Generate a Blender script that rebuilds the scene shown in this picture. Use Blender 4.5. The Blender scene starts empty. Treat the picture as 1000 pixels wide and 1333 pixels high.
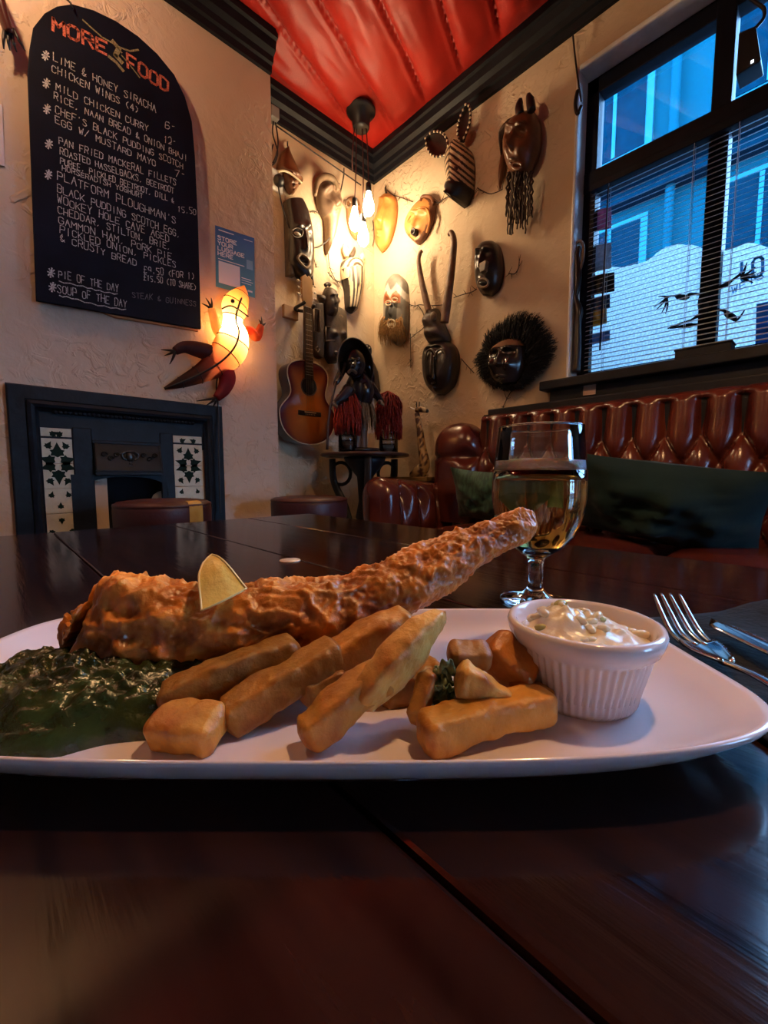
import bpy, bmesh, math, random
from mathutils import Vector as V, Matrix, noise as N, Quaternion
random.seed(7)
S = bpy.context.scene
C = S.collection
PI = math.pi
# ------------------------------------------------------------------ camera
F, PITCH, YAW, EYE = 548.2, math.radians(5.0), math.radians(43.14), 0.76
cd = bpy.data.cameras.new('camera'); cam = bpy.data.objects.new('camera', cd); C.objects.link(cam)
cd.sensor_fit = 'HORIZONTAL'; cd.sensor_width = 36; cd.lens = F/1000*36; cd.clip_start = .01
cam.location = (0, 0, EYE); cam.rotation_euler = (PI/2-PITCH, 0, -YAW)
S.camera = cam
S.view_settings.view_transform = 'Standard'; S.view_settings.look = 'None'
S.view_settings.gamma = 1; S.view_settings.use_curve_mapping = False
S.view_settings.exposure = 0.1
try:
    S.cycles.use_denoising = True
    S.cycles.max_bounces = 10; S.cycles.transparent_max_bounces = 24
    S.cycles.caustics_reflective = False; S.cycles.sample_clamp_indirect = 6
except Exception: pass
# ------------------------------------------------------------------ world: overcast blue dusk sky
W = bpy.data.worlds.new('sky'); S.world = W; W.use_nodes = True
bg = W.node_tree.nodes['Background']; bg.inputs[0].default_value = (.27, .56, 1.0, 1); bg.inputs[1].default_value = 23
# ------------------------------------------------------------------ photo pixel -> place
FW = V((math.sin(YAW)*math.cos(PITCH), math.cos(YAW)*math.cos(PITCH), -math.sin(PITCH)))
RT = V((math.cos(YAW), -math.sin(YAW), 0)); UP = RT.cross(FW); O = V((0, 0, EYE))
EF = V((math.sin(YAW), math.cos(YAW), 0))
def ray(x, y): return FW + RT*((x-500)/F) - UP*((y-666.5)/F)
def onx(x, y, X): d = ray(x, y); return O + d*(X/d.x)
def ony(x, y, Y): d = ray(x, y); return O + d*(Y/d.y)
def onz(x, y, z): d = ray(x, y); return O + d*((z-EYE)/d.z)
def dep(x, y, D):                       # a point D metres ahead of the camera over the floor
    d = ray(x, y); return O + d*(D/d.dot(EF))
XC, YC, YF, XE = 2.10, 2.344, 2.10, 1.172      # window wall, alcove wall, chimney breast face and its edge
TZ = EYE-.1216                                  # table top
ZC = 2.93
FL = -.06                                        # floor level (heights are counted from just above it)
def LW(x, y, o=0): return ony(x, y, YC-o)
def RW(x, y, o=0): return onx(x, y, XC-o)
def CW(x, y, o=0): return ony(x, y, YF-o)
def TB(x, y, z=0): return onz(x, y, TZ+z)
# ------------------------------------------------------------------ materials
MATS = {}
def mat(name, col, rough=.6, metal=0, var=.18, vs=9, bump=0, bs=45, spec=.5, attr=False, coat=0, emit=None, es=0,
        trans=0, ior=1.45, sss=0, sheen=0, col2=None, stretch=None, thresh=None, detail=4, rvar=0, sssr=.01, transl=0):
    if name in MATS: return MATS[name]
    m = bpy.data.materials.new(name); m.use_nodes = True; nt = m.node_tree; b = nt.nodes['Principled BSDF']
    def nd(t): return nt.nodes.new(t)
    tc = nd('ShaderNodeTexCoord'); src = tc.outputs['Object']
    if stretch:
        mp = nd('ShaderNodeMapping'); mp.inputs['Scale'].default_value = stretch
        nt.links.new(src, mp.inputs[0]); src = mp.outputs[0]
    nz = nd('ShaderNodeTexNoise'); nz.inputs['Scale'].default_value = vs; nz.inputs['Detail'].default_value = detail
    nt.links.new(src, nz.inputs['Vector']); fac = nz.outputs['Fac']
    rp = nd('ShaderNodeValToRGB'); nt.links.new(fac, rp.inputs[0])
    lo, hi = thresh or (.3, .7)
    rp.color_ramp.elements[0].position = lo; rp.color_ramp.elements[1].position = hi
    if attr:
        at = nd('ShaderNodeAttribute'); at.attribute_name = 'Col'
        rp.color_ramp.elements[0].color = (1-var,)*3+(1,); rp.color_ramp.elements[1].color = (1+var*.5,)*3+(1,)
        mx = nd('ShaderNodeMix'); mx.data_type = 'RGBA'; mx.blend_type = 'MULTIPLY'; mx.inputs[0].default_value = 1
        nt.links.new(at.outputs['Color'], mx.inputs[6]); nt.links.new(rp.outputs[0], mx.inputs[7]); out = mx.outputs[2]
    else:
        c2 = col2 or tuple(min(1, c*(1+var)) for c in col)
        c1 = col if col2 else tuple(c*(1-var) for c in col)
        rp.color_ramp.elements[0].color = (*c1, 1); rp.color_ramp.elements[1].color = (*c2, 1); out = rp.outputs[0]
    nt.links.new(out, b.inputs['Base Color'])
    b.inputs['Roughness'].default_value = rough; b.inputs['Metallic'].default_value = metal
    b.inputs['Specular IOR Level'].default_value = spec; b.inputs['IOR'].default_value = ior
    b.inputs['Coat Weight'].default_value = coat; b.inputs['Coat Roughness'].default_value = .15
    b.inputs['Transmission Weight'].default_value = trans
    if sheen: b.inputs['Sheen Weight'].default_value = sheen
    if sss:
        b.inputs['Subsurface Weight'].default_value = sss; b.inputs['Subsurface Radius'].default_value = (1, .5, .25); b.inputs['Subsurface Scale'].default_value = sssr
    if rvar:
        mr = nd('ShaderNodeMapRange'); mr.inputs[3].default_value = rough-rvar; mr.inputs[4].default_value = rough+rvar
        nt.links.new(fac, mr.inputs[0]); nt.links.new(mr.outputs[0], b.inputs['Roughness'])
    if emit: b.inputs['Emission Color'].default_value = (*emit, 1); b.inputs['Emission Strength'].default_value = es
    if bump:
        n2 = nd('ShaderNodeTexNoise'); n2.inputs['Scale'].default_value = bs; n2.inputs['Detail'].default_value = 5
        nt.links.new(src, n2.inputs['Vector'])
        bp = nd('ShaderNodeBump'); bp.inputs['Strength'].default_value = min(1, bump); bp.inputs['Distance'].default_value = .004*max(1, bump)
        nt.links.new(n2.outputs['Fac'], bp.inputs['Height']); nt.links.new(bp.outputs[0], b.inputs['Normal'])
    if transl:
        tl = nd('ShaderNodeBsdfTranslucent'); ms = nd('ShaderNodeMixShader'); ms.inputs[0].default_value = transl
        nt.links.new(out, tl.inputs[0]); nt.links.new(b.outputs[0], ms.inputs[1]); nt.links.new(tl.outputs[0], ms.inputs[2])
        nt.links.new(ms.outputs[0], nt.nodes['Material Output'].inputs[0])
    MATS[name] = m; return m
def pane_mat(name, tint, gloss=.08):
    m = bpy.data.materials.new(name); m.use_nodes = True; nt = m.node_tree; nt.nodes.clear()
    o = nt.nodes.new('ShaderNodeOutputMaterial'); t = nt.nodes.new('ShaderNodeBsdfTransparent'); g = nt.nodes.new('ShaderNodeBsdfGlossy')
    t.inputs[0].default_value = (*tint, 1); g.inputs['Roughness'].default_value = .02
    f = nt.nodes.new('ShaderNodeFresnel'); f.inputs[0].default_value = 1.45
    x = nt.nodes.new('ShaderNodeMixShader'); nt.links.new(f.outputs[0], x.inputs[0])
    nt.links.new(t.outputs[0], x.inputs[1]); nt.links.new(g.outputs[0], x.inputs[2]); nt.links.new(x.outputs[0], o.inputs[0]); return m
# ------------------------------------------------------------------ building helpers (everything is given in place, in metres)
WM = {}
def thing(name, label, cat, loc, rz=0, group=None):
    o = bpy.data.objects.new(name, None); C.objects.link(o); o.empty_display_size = .05
    o.location = loc; o.rotation_euler = (0, 0, rz)
    WM[o] = (Matrix.Translation(V(loc)) @ Matrix.Rotation(rz, 4, 'Z')).inverted()
    o['label'] = label; o['category'] = cat
    if group: o['group'] = group
    return o
def tag(o, label, cat, group=None):
    o['label'] = label; o['category'] = cat
    if group: o['group'] = group
    return o
def dup(root, loc, rz, label=None):
    r = root.copy(); C.objects.link(r); r.location = loc; r.rotation_euler = (0, 0, rz)
    if label: r['label'] = label
    for ch in list(root.children):
        c = ch.copy(); C.objects.link(c); c.parent = r
        for g in ch.children:
            d = g.copy(); C.objects.link(d); d.parent = c
    return r
def lerp(a, b, t): return a+(b-a)*t
def interp(pts, t):                      # Catmull-Rom through a list of tuples / Vectors
    n = len(pts)-1; x = min(max(t, 0), 1)*n; i = min(int(x), n-1); f = x-i
    P = [pts[max(i-1, 0)], pts[i], pts[i+1], pts[min(i+2, n)]]
    if isinstance(P[0], (int, float)): P = [(p,) for p in P]; one = True
    else: one = False
    r = []
    for k in range(len(P[0])):
        a, b, c, d = (p[k] for p in P)
        r.append(.5*(2*b+(c-a)*f+(2*a-5*b+4*c-d)*f*f+(3*b-a-3*c+d)*f**3))
    return r[0] if one else (V(r) if len(r) == 3 else tuple(r))
class B:
    def __init__(s): s.v = []; s.f = []; s.c = []; s.col = None
    def add(s, vs, fs, col=None):
        k = len(s.v); s.v += [V(p) for p in vs]; s.f += [tuple(i+k for i in f) for f in fs]
        c = col or s.col or (1, 1, 1); s.c += ([c]*len(vs) if not isinstance(c, list) else c); return s
    def box(s, c, size, R=None, col=None):
        x, y, z = (q/2 for q in size); R = R or Matrix.Identity(3); c = V(c)
        vs = [c+R@V((a*x, b*y, d*z)) for a in (-1, 1) for b in (-1, 1) for d in (-1, 1)]
        return s.add(vs, [(0, 1, 3, 2), (4, 6, 7, 5), (0, 4, 5, 1), (2, 3, 7, 6), (0, 2, 6, 4), (1, 5, 7, 3)], col)
    def bb(s, x0, x1, y0, y1, z0, z1, col=None):
        return s.box(((x0+x1)/2, (y0+y1)/2, (z0+z1)/2), (abs(x1-x0), abs(y1-y0), abs(z1-z0)), None, col)
    def tube(s, pts, rad, n=8, col=None, sub=0, flat=1, cap=True, up=None):
        pts = [V(p) for p in pts]
        if sub: m = sub*(len(pts)-1); src = pts; R0 = rad; pts = [interp(src, i/m) for i in range(m+1)]; rad = [interp(list(R0), i/m) for i in range(m+1)] if isinstance(R0, (list, tuple)) else R0
        k = len(pts); rr = list(rad) if isinstance(rad, (list, tuple)) else [rad]*k
        if len(rr) != k: rr = [interp(rr, i/(k-1)) for i in range(k)]
        vs = []; fs = []; prev = None
        for i, p in enumerate(pts):
            t = (pts[min(i+1, k-1)]-pts[max(i-1, 0)])
            t = t.normalized() if t.length > 1e-9 else V((0, 0, 1))
            if prev is None:
                a = V(up) if up else (V((0, 0, 1)) if abs(t.z) < .9 else V((1, 0, 0))); a = (a-t*a.dot(t)).normalized()
            else: a = (prev-t*prev.dot(t)); a = a.normalized() if a.length > 1e-6 else prev
            prev = a; b = t.cross(a)
            for j in range(n):
                th = 2*PI*j/n; vs.append(p+a*(math.cos(th)*rr[i]*flat)+b*(math.sin(th)*rr[i]))
        for i in range(k-1):
            for j in range(n): fs.append((i*n+j, i*n+(j+1) % n, (i+1)*n+(j+1) % n, (i+1)*n+j))
        if cap: fs.append(tuple(range(n))[::-1]); fs.append(tuple((k-1)*n+j for j in range(n)))
        return s.add(vs, fs, col)
    def lathe(s, prof, c=(0, 0, 0), n=32, col=None, fn=None, M=None):
        c = V(c); vs = []; fs = []; k = len(prof)
        for i, (r, z) in enumerate(prof):
            for j in range(n):
                a = 2*PI*j/n; q = r*(fn(i, a) if fn else 1); p = V((q*math.cos(a), q*math.sin(a), z))
                vs.append(c+(M@p if M else p))
        for i in range(k-1):
            for j in range(n): fs.append((i*n+j, i*n+(j+1) % n, (i+1)*n+(j+1) % n, (i+1)*n+j))
        if prof[0][0] > 1e-5: fs.append(tuple(range(n))[::-1])
        if prof[-1][0] > 1e-5: fs.append(tuple((k-1)*n+j for j in range(n)))
        return s.add(vs, fs, col)
    def ball(s, c, r, n=12, m=8, col=None, R=None):
        c = V(c); r = V((r, r, r)) if isinstance(r, (int, float)) else V(r); vs = []; fs = []
        for i in range(m+1):
            t = PI*i/m
            for j in range(n):
                a = 2*PI*j/n; p = V((r.x*math.sin(t)*math.cos(a), r.y*math.sin(t)*math.sin(a), r.z*math.cos(t)))
                vs.append(c+(R@p if R else p))
        for i in range(m):
            for j in range(n): fs.append((i*n+j, (i+1)*n+j, (i+1)*n+(j+1) % n, i*n+(j+1) % n))
        return s.add(vs, fs, col)
    def grid(s, nu, nv, fn, col=None, wrapu=False):
        vs = []; cs = []
        for i in range(nv+1):
            for j in range(nu+(0 if wrapu else 1)):
                vs.append(fn(j/nu, i/nv))
                if callable(col): cs.append(col(j/nu, i/nv))
        w = nu if wrapu else nu+1
        fs = [(i*w+j, i*w+(j+1) % w, (i+1)*w+(j+1) % w, (i+1)*w+j) for i in range(nv) for j in range(nu)]
        return s.add(vs, fs, cs if callable(col) else col)
    def prism(s, poly, d, col=None):                  # polygon (list of points) extruded along vector d
        k = len(poly); d = V(d); vs = [V(p) for p in poly]+[V(p)+d for p in poly]
        fs = [tuple(range(k)), tuple(range(2*k-1, k-1, -1))]+[(i, i+k, (i+1) % k+k, (i+1) % k) for i in range(k)]
        return s.add(vs, fs, col)
    def relief(s, rows, depth, out, nr=40, n=28, p=.6, disp=None, col=None, shape=None):
        rows = [(V(a), V(b)) for a, b in rows]; out = V(out); fx = []
        for a, c in rows:                              # outlines are traced on the mask's raised front: bring them back to the wall plane
            near, far = (a, c) if abs(out.x) > .5 else (c, a); dd = depth*.30; ax_ = 0 if abs(out.x) > .5 else 1
            s1 = (near[ax_]-dd)/near[ax_]; near = O+(near-O)*s1-out*dd; far = V((far.x, far.y, EYE+(far.z-EYE)*(1+s1)/2)); fx.append((near, far) if ax_ == 0 else (far, near))
        rows = fx
        Ls = [a for a, b in rows]; Rs = [b for a, b in rows]; vs = []; cs = []; fs = []
        for i in range(nr+1):
            t = i/nr; L = interp(Ls, t); R = interp(Rs, t); m = (L+R)/2; h = (R-L)/2
            D = depth*(shape(t) if shape else max(0, math.sin(PI*min(max(t, .02), .98)))**.45)
            for j in range(n+1):
                th = PI*j/n; u = -math.cos(th); d = D*max(0, math.sin(th))**p
                if disp: d += disp(u, t)*max(0, math.sin(th))**.3
                vs.append(m+h*u+out*max(d, 0)); cs.append(col(u, t) if callable(col) else (col or (1, 1, 1)))
        w = n+1
        for i in range(nr):
            for j in range(n): fs.append((i*w+j, (i+1)*w+j, (i+1)*w+j+1, i*w+j+1))
            fs.append((i*w, i*w+n, (i+1)*w+n, (i+1)*w))
        fs.append(tuple(range(n, -1, -1))); fs.append(tuple(nr*w+j for j in range(n+1)))
        return s.add(vs, fs, cs)
    def make(s, name, m, parent=None, smooth=True, bevel=0, label=None, cat=None, group=None, kind=None, origin=None, sub=0, angle=None, recalc=True):
        me = bpy.data.meshes.new(name)
        if parent is not None: M = WM[parent]
        else:
            if origin is None:
                xs = [p.x for p in s.v]; ys = [p.y for p in s.v]; zs = [p.z for p in s.v]
                origin = V(((min(xs)+max(xs))/2, (min(ys)+max(ys))/2, min(zs)))
            M = Matrix.Translation(-V(origin))
        me.from_pydata([tuple(M@p) for p in s.v], [], s.f); me.update()
        if recalc:
            bm = bmesh.new(); bm.from_mesh(me); bmesh.ops.recalc_face_normals(bm, faces=bm.faces); bm.to_mesh(me); bm.free()
        a = me.color_attributes.new('Col', 'FLOAT_COLOR', 'POINT')
        a.data.foreach_set('color', [x for c in s.c for x in (c[0], c[1], c[2], 1)])
        if smooth:
            me.polygons.foreach_set('use_smooth', [True]*len(me.polygons))
            if angle: me.set_sharp_from_angle(angle=math.radians(angle))
        me.materials.append(m)
        o = bpy.data.objects.new(name, me); C.objects.link(o)
        if parent is not None: o.parent = parent; WM[o] = WM[parent]
        else: o.location = origin; WM[o] = M
        if bevel:
            md = o.modifiers.new('bevel', 'BEVEL'); md.width = bevel; md.segments = 2; md.limit_method = 'ANGLE'
        if sub:
            md = o.modifiers.new('smooth', 'SUBSURF'); md.levels = sub; md.render_levels = sub
        if label: o['label'] = label
        if cat: o['category'] = cat
        if group: o['group'] = group
        if kind: o['kind'] = kind
        return o
def g2(u, t, u0, t0, su, st): return math.exp(-((u-u0)/su)**2-((t-t0)/st)**2)
def fbm(p, o=4): return N.fractal(V(p), .9, 2.0, o)
# ================================================================== STRUCTURE
plaster = mat('plaster', (.54, .40, .26), .8, var=.14, vs=2.2, bump=1.6, bs=16, col2=(.63, .50, .35), detail=6)
plaster2 = mat('plaster_pale', (.58, .44, .32), .8, var=.14, vs=2.2, bump=1.6, bs=14, col2=(.67, .53, .41), detail=6)
def roughen(m, s1=30, d=.006):
    nt = m.node_tree; b = nt.nodes['Principled BSDF']; tc = nt.nodes.new('ShaderNodeTexCoord')
    n = nt.nodes.new('ShaderNodeTexNoise'); n.inputs['Scale'].default_value = s1; n.inputs['Detail'].default_value = 3; n.inputs['Distortion'].default_value = 1.2
    r = nt.nodes.new('ShaderNodeValToRGB'); r.color_ramp.elements[0].position = .5; r.color_ramp.elements[1].position = .62
    bp = nt.nodes.new('ShaderNodeBump'); bp.inputs['Distance'].default_value = d; bp.inputs['Strength'].default_value = .6
    mk = nt.nodes.new('ShaderNodeTexNoise'); mk.inputs['Scale'].default_value = 2.3; mr = nt.nodes.new('ShaderNodeMapRange'); mr.inputs[1].default_value = .46; mr.inputs[2].default_value = .62; mr.inputs[3].default_value = .12; mr.inputs[4].default_value = .7
    nt.links.new(tc.outputs['Object'], mk.inputs['Vector']); nt.links.new(mk.outputs['Fac'], mr.inputs[0]); nt.links.new(mr.outputs[0], bp.inputs['Strength'])
    old = b.inputs['Normal'].links[0].from_socket
    nt.links.new(tc.outputs['Object'], n.inputs['Vector']); nt.links.new(n.outputs['Fac'], r.inputs[0]); nt.links.new(r.outputs[0], bp.inputs['Height'])
    nt.links.new(old, bp.inputs['Normal']); nt.links.new(bp.outputs[0], b.inputs['Normal'])
roughen(plaster, 17, .006); roughen(plaster2, 15, .007)
dark_wood = mat('black_painted_wood', (.007, .008, .012), .5, var=.3, vs=20, bump=.3, bs=60, spec=.25)
white_paint = mat('white_paint', (.74, .74, .72), .6, bump=.5, bs=30)
floor_m = mat('floor_boards', (.05, .028, .016), .4, var=.4, vs=6, stretch=(8, .6, 1))
b = B(); b.bb(-2.6, XC+.3, -2.6, YC+.2, -.16, FL); b.make('floor', floor_m, smooth=False, kind='structure')
# walls
b = B(); b.bb(-2.6, XC+.25, YC, YC+.15, FL, 3.2); b.make('wall_left', plaster, smooth=False, kind='structure')
HXa, HXb, HZt = .365, .66, .80                               # fireplace hole in the chimney breast
b = B(); b.bb(-2.6, HXa, YF, YC, FL, 3.2); b.bb(HXb, XE, YF, YC, FL, 3.2); b.bb(HXa, HXb, YF, YC, HZt, 3.2); b.bb(HXa, HXb, YC-.06, YC, FL, HZt)
b.make('wall_chimney', plaster2, smooth=False, kind='structure')
WY0, WY1, WZ0, WZ1, WD = -1.25, .925, 1.222, 2.62, .10       # window opening and depth of its reveal
b = B(); b.bb(XC, XC+.2, WY1, YC+.1, FL, 3.2); b.bb(XC, XC+.2, -2.6, WY0, FL, 3.2)
b.bb(XC, XC+.2, WY0, WY1, FL, WZ0); b.bb(XC, XC+.2, WY0, WY1, WZ1, 3.2); b.make('wall_right', plaster, smooth=False, kind='structure')
b = B(); b.bb(-2.75, -2.6, -2.75, YC+.15, FL, 3.2); b.make('wall_far', plaster, smooth=False, kind='structure')
DX0, DX1, DZ = 1.0, 1.85, 1.55                               # unseen rear door opening, added and sized for blue fill daylight
b = B(); b.bb(-2.6, DX0, -2.75, -2.6, FL, 3.2); b.bb(DX1, XC+.2, -2.75, -2.6, FL, 3.2); b.bb(DX0, DX1, -2.75, -2.6, DZ, 3.2); b.make('wall_rear', plaster, smooth=False, kind='structure')
b = B()
for x in (DX0+.04, (DX0+DX1)/2, DX1-.04): b.bb(x-.04, x+.04, -2.70, -2.65, FL, DZ)
for z in (FL+.15, .95, DZ-.04): b.bb(DX0, DX1, -2.70, -2.65, z-.05, z+.05)
b.make('added_door_1', dark_wood, smooth=False, kind='structure')
b = B(); b.bb(-2.75, XC+.25, -2.75, YC+.15, 3.2, 3.3); b.make('ceiling', plaster, smooth=False, kind='structure')
# painted reveal lining of the window
b = B(); b.bb(XC-.004, XC+WD, WY1-.004, WY1+.012, WZ0, WZ1+.012); b.bb(XC-.004, XC+WD, WY0, WY1, WZ1-.004, WZ1+.02)
b.make('trim_1', white_paint, smooth=False, kind='structure', bevel=.008)
# crown beams
def crown(name, a, bb_, out, z0=2.79, z1=2.925):
    a = V((*a, 0)); e = V((*bb_, 0)); o = V((*out, 0))
    prof = [(0, z0), (.018, z0), (.022, z0+.03), (.035, z0+.035), (.04, z0+.06), (.062, z0+.075), (.07, z1-.025), (.085, z1-.02), (.085, z1+.04), (0, z1+.04)]
    p0 = [a+o*d+V((0, 0, z)) for d, z in prof]; b = B(); b.prism(p0, e-a); b.make(name, dark_wood, smooth=False, kind='structure')
crown('trim_2', (XC, -2.6), (XC, YC), (-1, 0)); crown('trim_3', (XE, YC), (XC, YC), (0, -1))
crown('trim_4', (-2.6, YF), (XE, YF), (0, -1))
# red pleated fabric ceiling
silk = mat('red_fabric', (.36, .014, .008), .45, var=.2, vs=3, bump=.2, bs=120, sheen=.04, spec=.3)
QD = V((.936, .353)); QP = V((-.353, .936))
folds = sorted(QP.dot(onz(x, y, ZC).xy) for x, y in ((560, 150), (612, 112), (657, 75), (545, 0), (330, 60), (440, 0)))
fq = []; q = -3.6
random.seed(3)
base = sorted(QP.dot(onz(x, y, ZC).xy) for x, y in ((560, 150), (612, 112), (657, 75)))
sp = (base[-1]-base[0])/2
q = base[0]-14*sp
while q < 3.6: fq.append(q); q += sp
def silk_z(x, y):
    q = QP.x*x+QP.y*y; l = QD.x*x+QD.y*y
    q += .03*N.noise(V((l*.9, q*2, 1)))+.012*N.noise(V((l*3, q*4, 5)))
    i = max([k for k in range(len(fq)) if fq[k] <= q] or [0]); f = min(max((q-fq[i])/sp, 0), 1)
    h = (4*f*(1-f))**.42*(.7+.3*f)
    amp = .12*(.8+.4*N.noise(V((i*3.3, l*.5, 0))))
    lip = .018*math.exp(-((f-.06)/.05)**2)
    z = ZC+.055-amp*h-lip-.02*fbm((l*1.2, q*3.5, 2))
    z -= .012*abs(N.noise(V((l*2.2+q*5, q*9-l*1.4, 7))))
    dl = max(0, 1.15-x)                                  # the cloth sags in loose swags by the chimney breast
    z -= .05*min(1, dl)*math.sin(q*13+2*math.sin(l*2))*min(1, max(0, (y-.8)))
    wd = min(XC-.085-x, (YF if x < XE else YC)-.085-y); k = min(1, max(0, wd/.10)); return lerp(ZC+.012, z, k**.7)
b = B(); b.grid(300, 300, lambda u, v: V((lerp(-1.6, XC-.02, u), lerp(-1.6, YC-.02, v), silk_z(lerp(-1.6, XC-.02, u), lerp(-1.6, YC-.02, v)))))
b.make('ceiling_drape', silk, kind='structure')
# wall behind the camera half of the ceiling stays plain
# ---- window
frame_m = mat('window_paint', (.004, .005, .012), .5, var=.3, vs=15, spec=.2)
b = B(); FX0, FX1 = XC+WD, XC+WD+.07
b.bb(FX0, FX1, WY1-.055, WY1+.02, WZ0-.01, WZ1+.02); b.bb(FX0, FX1, WY0, WY0+.055, WZ0, WZ1)
b.bb(FX0, FX1, WY0, WY1, WZ1-.07, WZ1+.01); b.bb(FX0, FX1, WY0, WY1, WZ0-.02, WZ0+.045)
MY = [.40, -.42]
for y in MY: b.bb(FX0-.008, FX1, y-.032, y+.032, WZ0, WZ1)
TZ0, TZ1 = 2.115, 2.205
b.bb(FX0-.012, FX1, WY0, WY1, TZ0, TZ1)
win = b.make('window_1', frame_m, smooth=False, kind='structure', bevel=.004)
ys = [WY1-.055]+[k for y in MY for k in (y+.032, y-.032)]+[WY0+.055]
glass_pane = pane_mat('window_glass', (.93, .96, .98))
for k in range(3):
    for z0, z1 in ((WZ0+.045, TZ0), (TZ1, WZ1-.07)):
        y0, y1 = ys[2*k+1], ys[2*k]
        b = B(); b.bb(FX0+.042, FX0+.046, y0-.005, y1+.005, z0-.005, z1+.005); b.make('pane', glass_pane, win, smooth=False)
# sill
b = B(); b.bb(XC-.075, XC+WD, WY0-.1, 1.035, WZ0-.045, WZ0); b.bb(XC-.03, XC+.001, WY0-.1, 1.0, WZ0-.12, WZ0-.045)
b.make('trim_6', dark_wood, smooth=False, kind='structure', bevel=.006)
# venetian blind
slat_m = mat('blind_slat', (.30, .34, .40), .35, var=.05); cord_m = mat('blind_cord', (.5, .52, .55), .7)
BLY = -.385
bl = thing('venetian_blind', 'dark slatted venetian blind covering the lower window panes', 'blind', (XC+.05, -.1, WZ0))
b = B(); b.bb(XC+.045, XC+.075, BLY, WY1-.05, TZ0-.028, TZ0+.004); b.make('head_rail', frame_m, bl, smooth=False, bevel=.003)
n = 41; zt, zb = TZ0-.045, WZ0+.028; tl = math.radians(24); me0 = None
for k in range(n):
    z = lerp(zt, zb, k/(n-1))
    if me0 is None:
        b = B(); b.grid(1, 4, lambda u, v: V((XC+.06+(v-.5)*.025*math.cos(tl), lerp(BLY, WY1-.055, u), zt+(v-.5)*.025*math.sin(tl)+.0018*(1-(2*v-1)**2))))
        o = b.make('slat', slat_m, bl); me0 = o.data
        md = o.modifiers.new('t', 'SOLIDIFY'); md.thickness = .0006
    else:
        o2 = o.copy(); C.objects.link(o2); o2.parent = bl; o2.location = (0, 0, z-zt)
for y in (.79, .47, .33, -.1, -.33):
    for dx in (.048, .073):
        b = B(); b.tube([(XC+dx, y, zt+.03), (XC+dx, y, zb)], .0012, 5); b.make('ladder_cord', cord_m, bl)
b = B(); b.bb(XC+.048, XC+.072, BLY, WY1-.055, zb-.022, zb-.01); b.make('bottom_rail', frame_m, bl, smooth=False, bevel=.002)
b = B(); b.tube([RW(792, 243, -.03), RW(781, 456, -.03)], [.003, .004], 8); b.make('tilt_wand', frame_m, bl)
# ================================================================== STREET OUTSIDE
fac_m = mat('facade_paint', (.0015, .042, .066), .8, var=.10, vs=.8, spec=0); fac_l = mat('facade_trim', (.012, .10, .14), .7, var=.05, spec=0); fac_d = mat('facade_window', (.0006, .013, .026), .8, var=.2, spec=0)
XS = 6.0
fb = thing('town_house', 'blue rendered town house across the street with sash windows', 'building', (XS+.5, 4, FL))
b = B(); b.bb(XS, XS+.6, .15, 9, FL, 6.6); b.make('wall', fac_m, fb, smooth=False)
b = B(); b.bb(XS-.28, XS+.1, .15, 9, 4.18, 4.34); b.bb(XS-.2, XS+.1, .15, 9, 4.06, 4.18); b.make('cornice', fac_d, fb, smooth=False)
b = B(); b.bb(XS-.3, XS+.1, .15, 9, 4.34, 4.38); b.make('cornice_edge', fac_l, fb, smooth=False)
b = B(); b.bb(XS-.14, XS+.1, .15, 9, 2.34, 2.42); b.make('string_course', fac_l, fb, smooth=False)
for y in (5.05, 3.6, 2.15, .7):
    for z0, z1 in ((2.45, 3.85), (.6, 2.1), (4.7, 5.8)):
        b = B(); b.bb(XS-.05, XS+.05, y-.42, y+.42, z0-.06, z1+.06); w = b.make('window', fac_l, fb, smooth=False)
        b = B(); b.bb(XS-.06, XS-.03, y-.34, y+.34, z0, z1); b.make('pane', fac_d, w, smooth=False)
        b = B(); b.bb(XS-.075, XS-.03, y-.02, y+.02, z0, z1); b.make('glazing_bar', fac_l, w, smooth=False)
b = B(); b.tube([(XS-.1, 1.5, FL), (XS-.1, 1.5, 6.4)], .05, 10); b.make('drainpipe', fac_m, fb)
b = B(); b.bb(XS+.2, XS+.5, -9, .13, FL, 1.5); b.make('garden_wall', fac_m, smooth=False, label='low rendered garden wall beside the house across the street', cat='wall')
b = B(); b.bb(-9, XS+6, -12, 9, FL-.3, FL-.17); b.make('street_ground', mat('asphalt', (.08, .08, .09), .9), smooth=False, kind='structure')
# frosted film stuck on the lower panes, with a wavy top edge
film = mat('frosted_film', (.50, .62, .60), .6, vs=110, transl=.85, thresh=(.40, .62), col2=(.80, .90, .86), spec=.1)
top = [(758, 352), (790, 347), (812, 348), (842, 340), (865, 322), (880, 318), (905, 319), (930, 330), (950, 325), (978, 315), (1000, 322), (1040, 318), (1080, 335), (1140, 320)]
FXX = FX0+.0395
for k in range(2):
    y0, y1 = ys[2*k+1], ys[2*k]
    tp = [onx(x, y, FXX) for x, y in top]
    def top_at(y):
        for a, c in zip(tp, tp[1:]):
            if c.y <= y <= a.y: return lerp(a.z, c.z, (a.y-y)/(a.y-c.y))
        return tp[-1].z+.04*math.sin(y*9)
    m = 40; z0 = WZ0+.046
    pts = [V((FXX, lerp(y1, y0, i/m), top_at(lerp(y1, y0, i/m))+.004*N.noise(V((i*.9, k, 0))))) for i in range(m+1)]
    b = B(); pl_ = [V((FXX, y0, z0)), V((FXX, y1, z0))]+pts; b.add(pl_, [tuple(range(len(pl_)))])
    b.make('window_film', film, smooth=False, label=['white frosted film with wavy top on the window pane beside the mask wall', 'white frosted film behind the blind with mirrored lettering', 'white frosted film on the third window pane'][k], cat='window film')
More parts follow.
